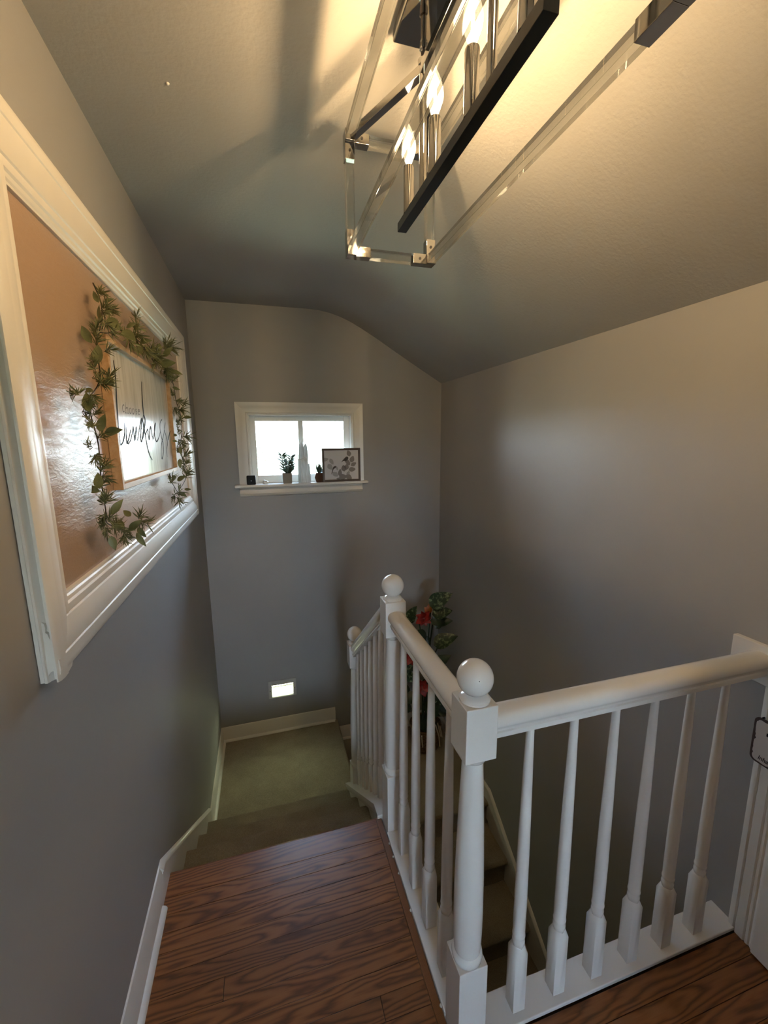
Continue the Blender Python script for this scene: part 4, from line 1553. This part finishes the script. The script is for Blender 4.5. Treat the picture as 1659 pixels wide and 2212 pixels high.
sy0, sy1, sz0, sz1 = 0.555, 0.783, 0.624, 0.768
bm = bmesh.new()
loft(bm, [rrect(sy0, sy1, sz0, sz1, 0.016, SXX + 0.004), rrect(sy0, sy1, sz0, sz1, 0.016, SXX)])
obj('backing', bm, M['sign_rust'], hs)
bm = bmesh.new()
rnd = random.Random(5)
lp = rrect(sy0 + 0.006, sy1 - 0.006, sz0 + 0.005, sz1 - 0.006, 0.014, SXX - 0.0006)
dense = []
for i_ in range(len(lp)):
    a, b = Vector(lp[i_]), Vector(lp[(i_ + 1) % len(lp)])
    n_ = max(1, int((b - a).length / 0.006))
    for k_ in range(n_):
        q_ = a + (b - a) * k_ / n_
        c_ = Vector((SXX, (sy0 + sy1) / 2, (sz0 + sz1) / 2))
        q_ = q_ + (c_ - q_).normalized() * max(0.0, rnd.gauss(0.0, 0.0022))
        q_.x = SXX - 0.0006
        dense.append(q_)
bm.faces.new([bm.verts.new(q_) for q_ in dense])
obj('face', bm, M['sign_face'], hs)


def text(body, size, loc, parent, material, shear=0.0, sx_=1.0):
    cu = bpy.data.curves.new('lettering', 'FONT')
    cu.body = body
    cu.size = size
    cu.shear = shear
    cu.extrude = 0.0002
    cu.materials.append(material)
    t_ = bpy.data.objects.new('lettering', cu)
    COL.objects.link(t_)
    me_ = bpy.data.meshes.new_from_object(t_)
    bpy.data.objects.remove(t_)
    o_ = bpy.data.objects.new('lettering', me_)
    link(o_, parent)
    # text runs along -y (away to the viewer's right) and stands up in z, facing -x
    o_.matrix_world = Matrix(((0, 0, -1, loc[0]), (-sx_, 0, 0, loc[1]), (0, 1, 0, loc[2]), (0, 0, 0, 1)))
    return o_


text('Inhale', 0.020, (SXX - 0.0012, sy1 - 0.022, sz0 + 0.014), hs, M['ink'], 0.25, 0.8)
bm = bmesh.new()
tube(bm, [(SXX + 0.004, 0.762, sz1 + 0.004), (SXX - 0.002, 0.762, sz1 + 0.004)], 0.0028, 8)
obj('nail', bm, M['black'], hs)
bm = nbox(SXX - 0.0012, SXX - 0.0006, 0.742, 0.748, 0.722, 0.732)
obj('lettering', bm, M['ink'], hs)

# ------------------------------------------------------------------ outside the window
bm = nbox(-400, 400, -400, 400, -3.3, -3.2)
tag(obj('ground', bm, M['grass']), 'sunny lawn outside the window', kind=KIND)
tree = empty('garden_tree', (-1.6, 7.2, -3.2))
tag(tree, 'thin leafy branches of a tree outside the left pane', 'tree')
bm = bmesh.new()
tube(bm, spline([(-1.6, 7.2, -3.2), (-1.65, 7.2, -1.0), (-1.55, 7.15, 0.8), (-1.7, 7.2, 2.2)], 6), [0.09 - 0.003 * i_ for i_ in range(19)], 8)
obj('trunk', bm, M['bark'], tree, smooth=True)
tl = leaf_mesh('tree_leaf', M['leaf'], 0.55, 0.2, 0.2, 0.5, 5)
rnd = random.Random(9)


def op(a, b, y_):
    return at_y(520 + a / 8.295, 960 + b / 8.295, y_)


for pts in ([(250, -100), (330, 60), (430, 170), (500, 270), (600, 350), (660, 410)], [(200, 60), (290, 140), (400, 180)], [(200, 250), (270, 262), (320, 262)],
            [(480, 260), (485, 340)], [(560, 470), (610, 520), (640, 560)]):
    wp = [Vector((-1.58, 7.15, 0.6))] + [op(a, b, 6.6) for a, b in pts]
    bm = bmesh.new()
    tube(bm, spline(wp, 5), 0.009, 5)
    obj('branch', bm, M['bark'], tree, smooth=True)
for (a, b) in ((345, 20), (335, 60), (375, 60), (325, 90), (420, 100), (330, 150), (360, 140), (400, 180), (430, 160), (455, 205), (470, 190), (460, 250), (490, 270),
               (480, 320), (545, 280), (340, 230), (280, 262), (310, 262), (375, 328), (595, 340), (630, 380), (600, 490), (625, 525), (490, 345), (310, 550)):
    for k_ in range(2):
        A_ = rnd.uniform(0, 2 * math.pi)
        place('leaf', tl, op(a + rnd.uniform(-12, 12), b + rnd.uniform(-8, 8), 6.6), RIGHT * math.cos(A_) + UP * math.sin(A_), -FWD + UP * rnd.uniform(-.5, .5), rnd.uniform(0.06, 0.10), tree)
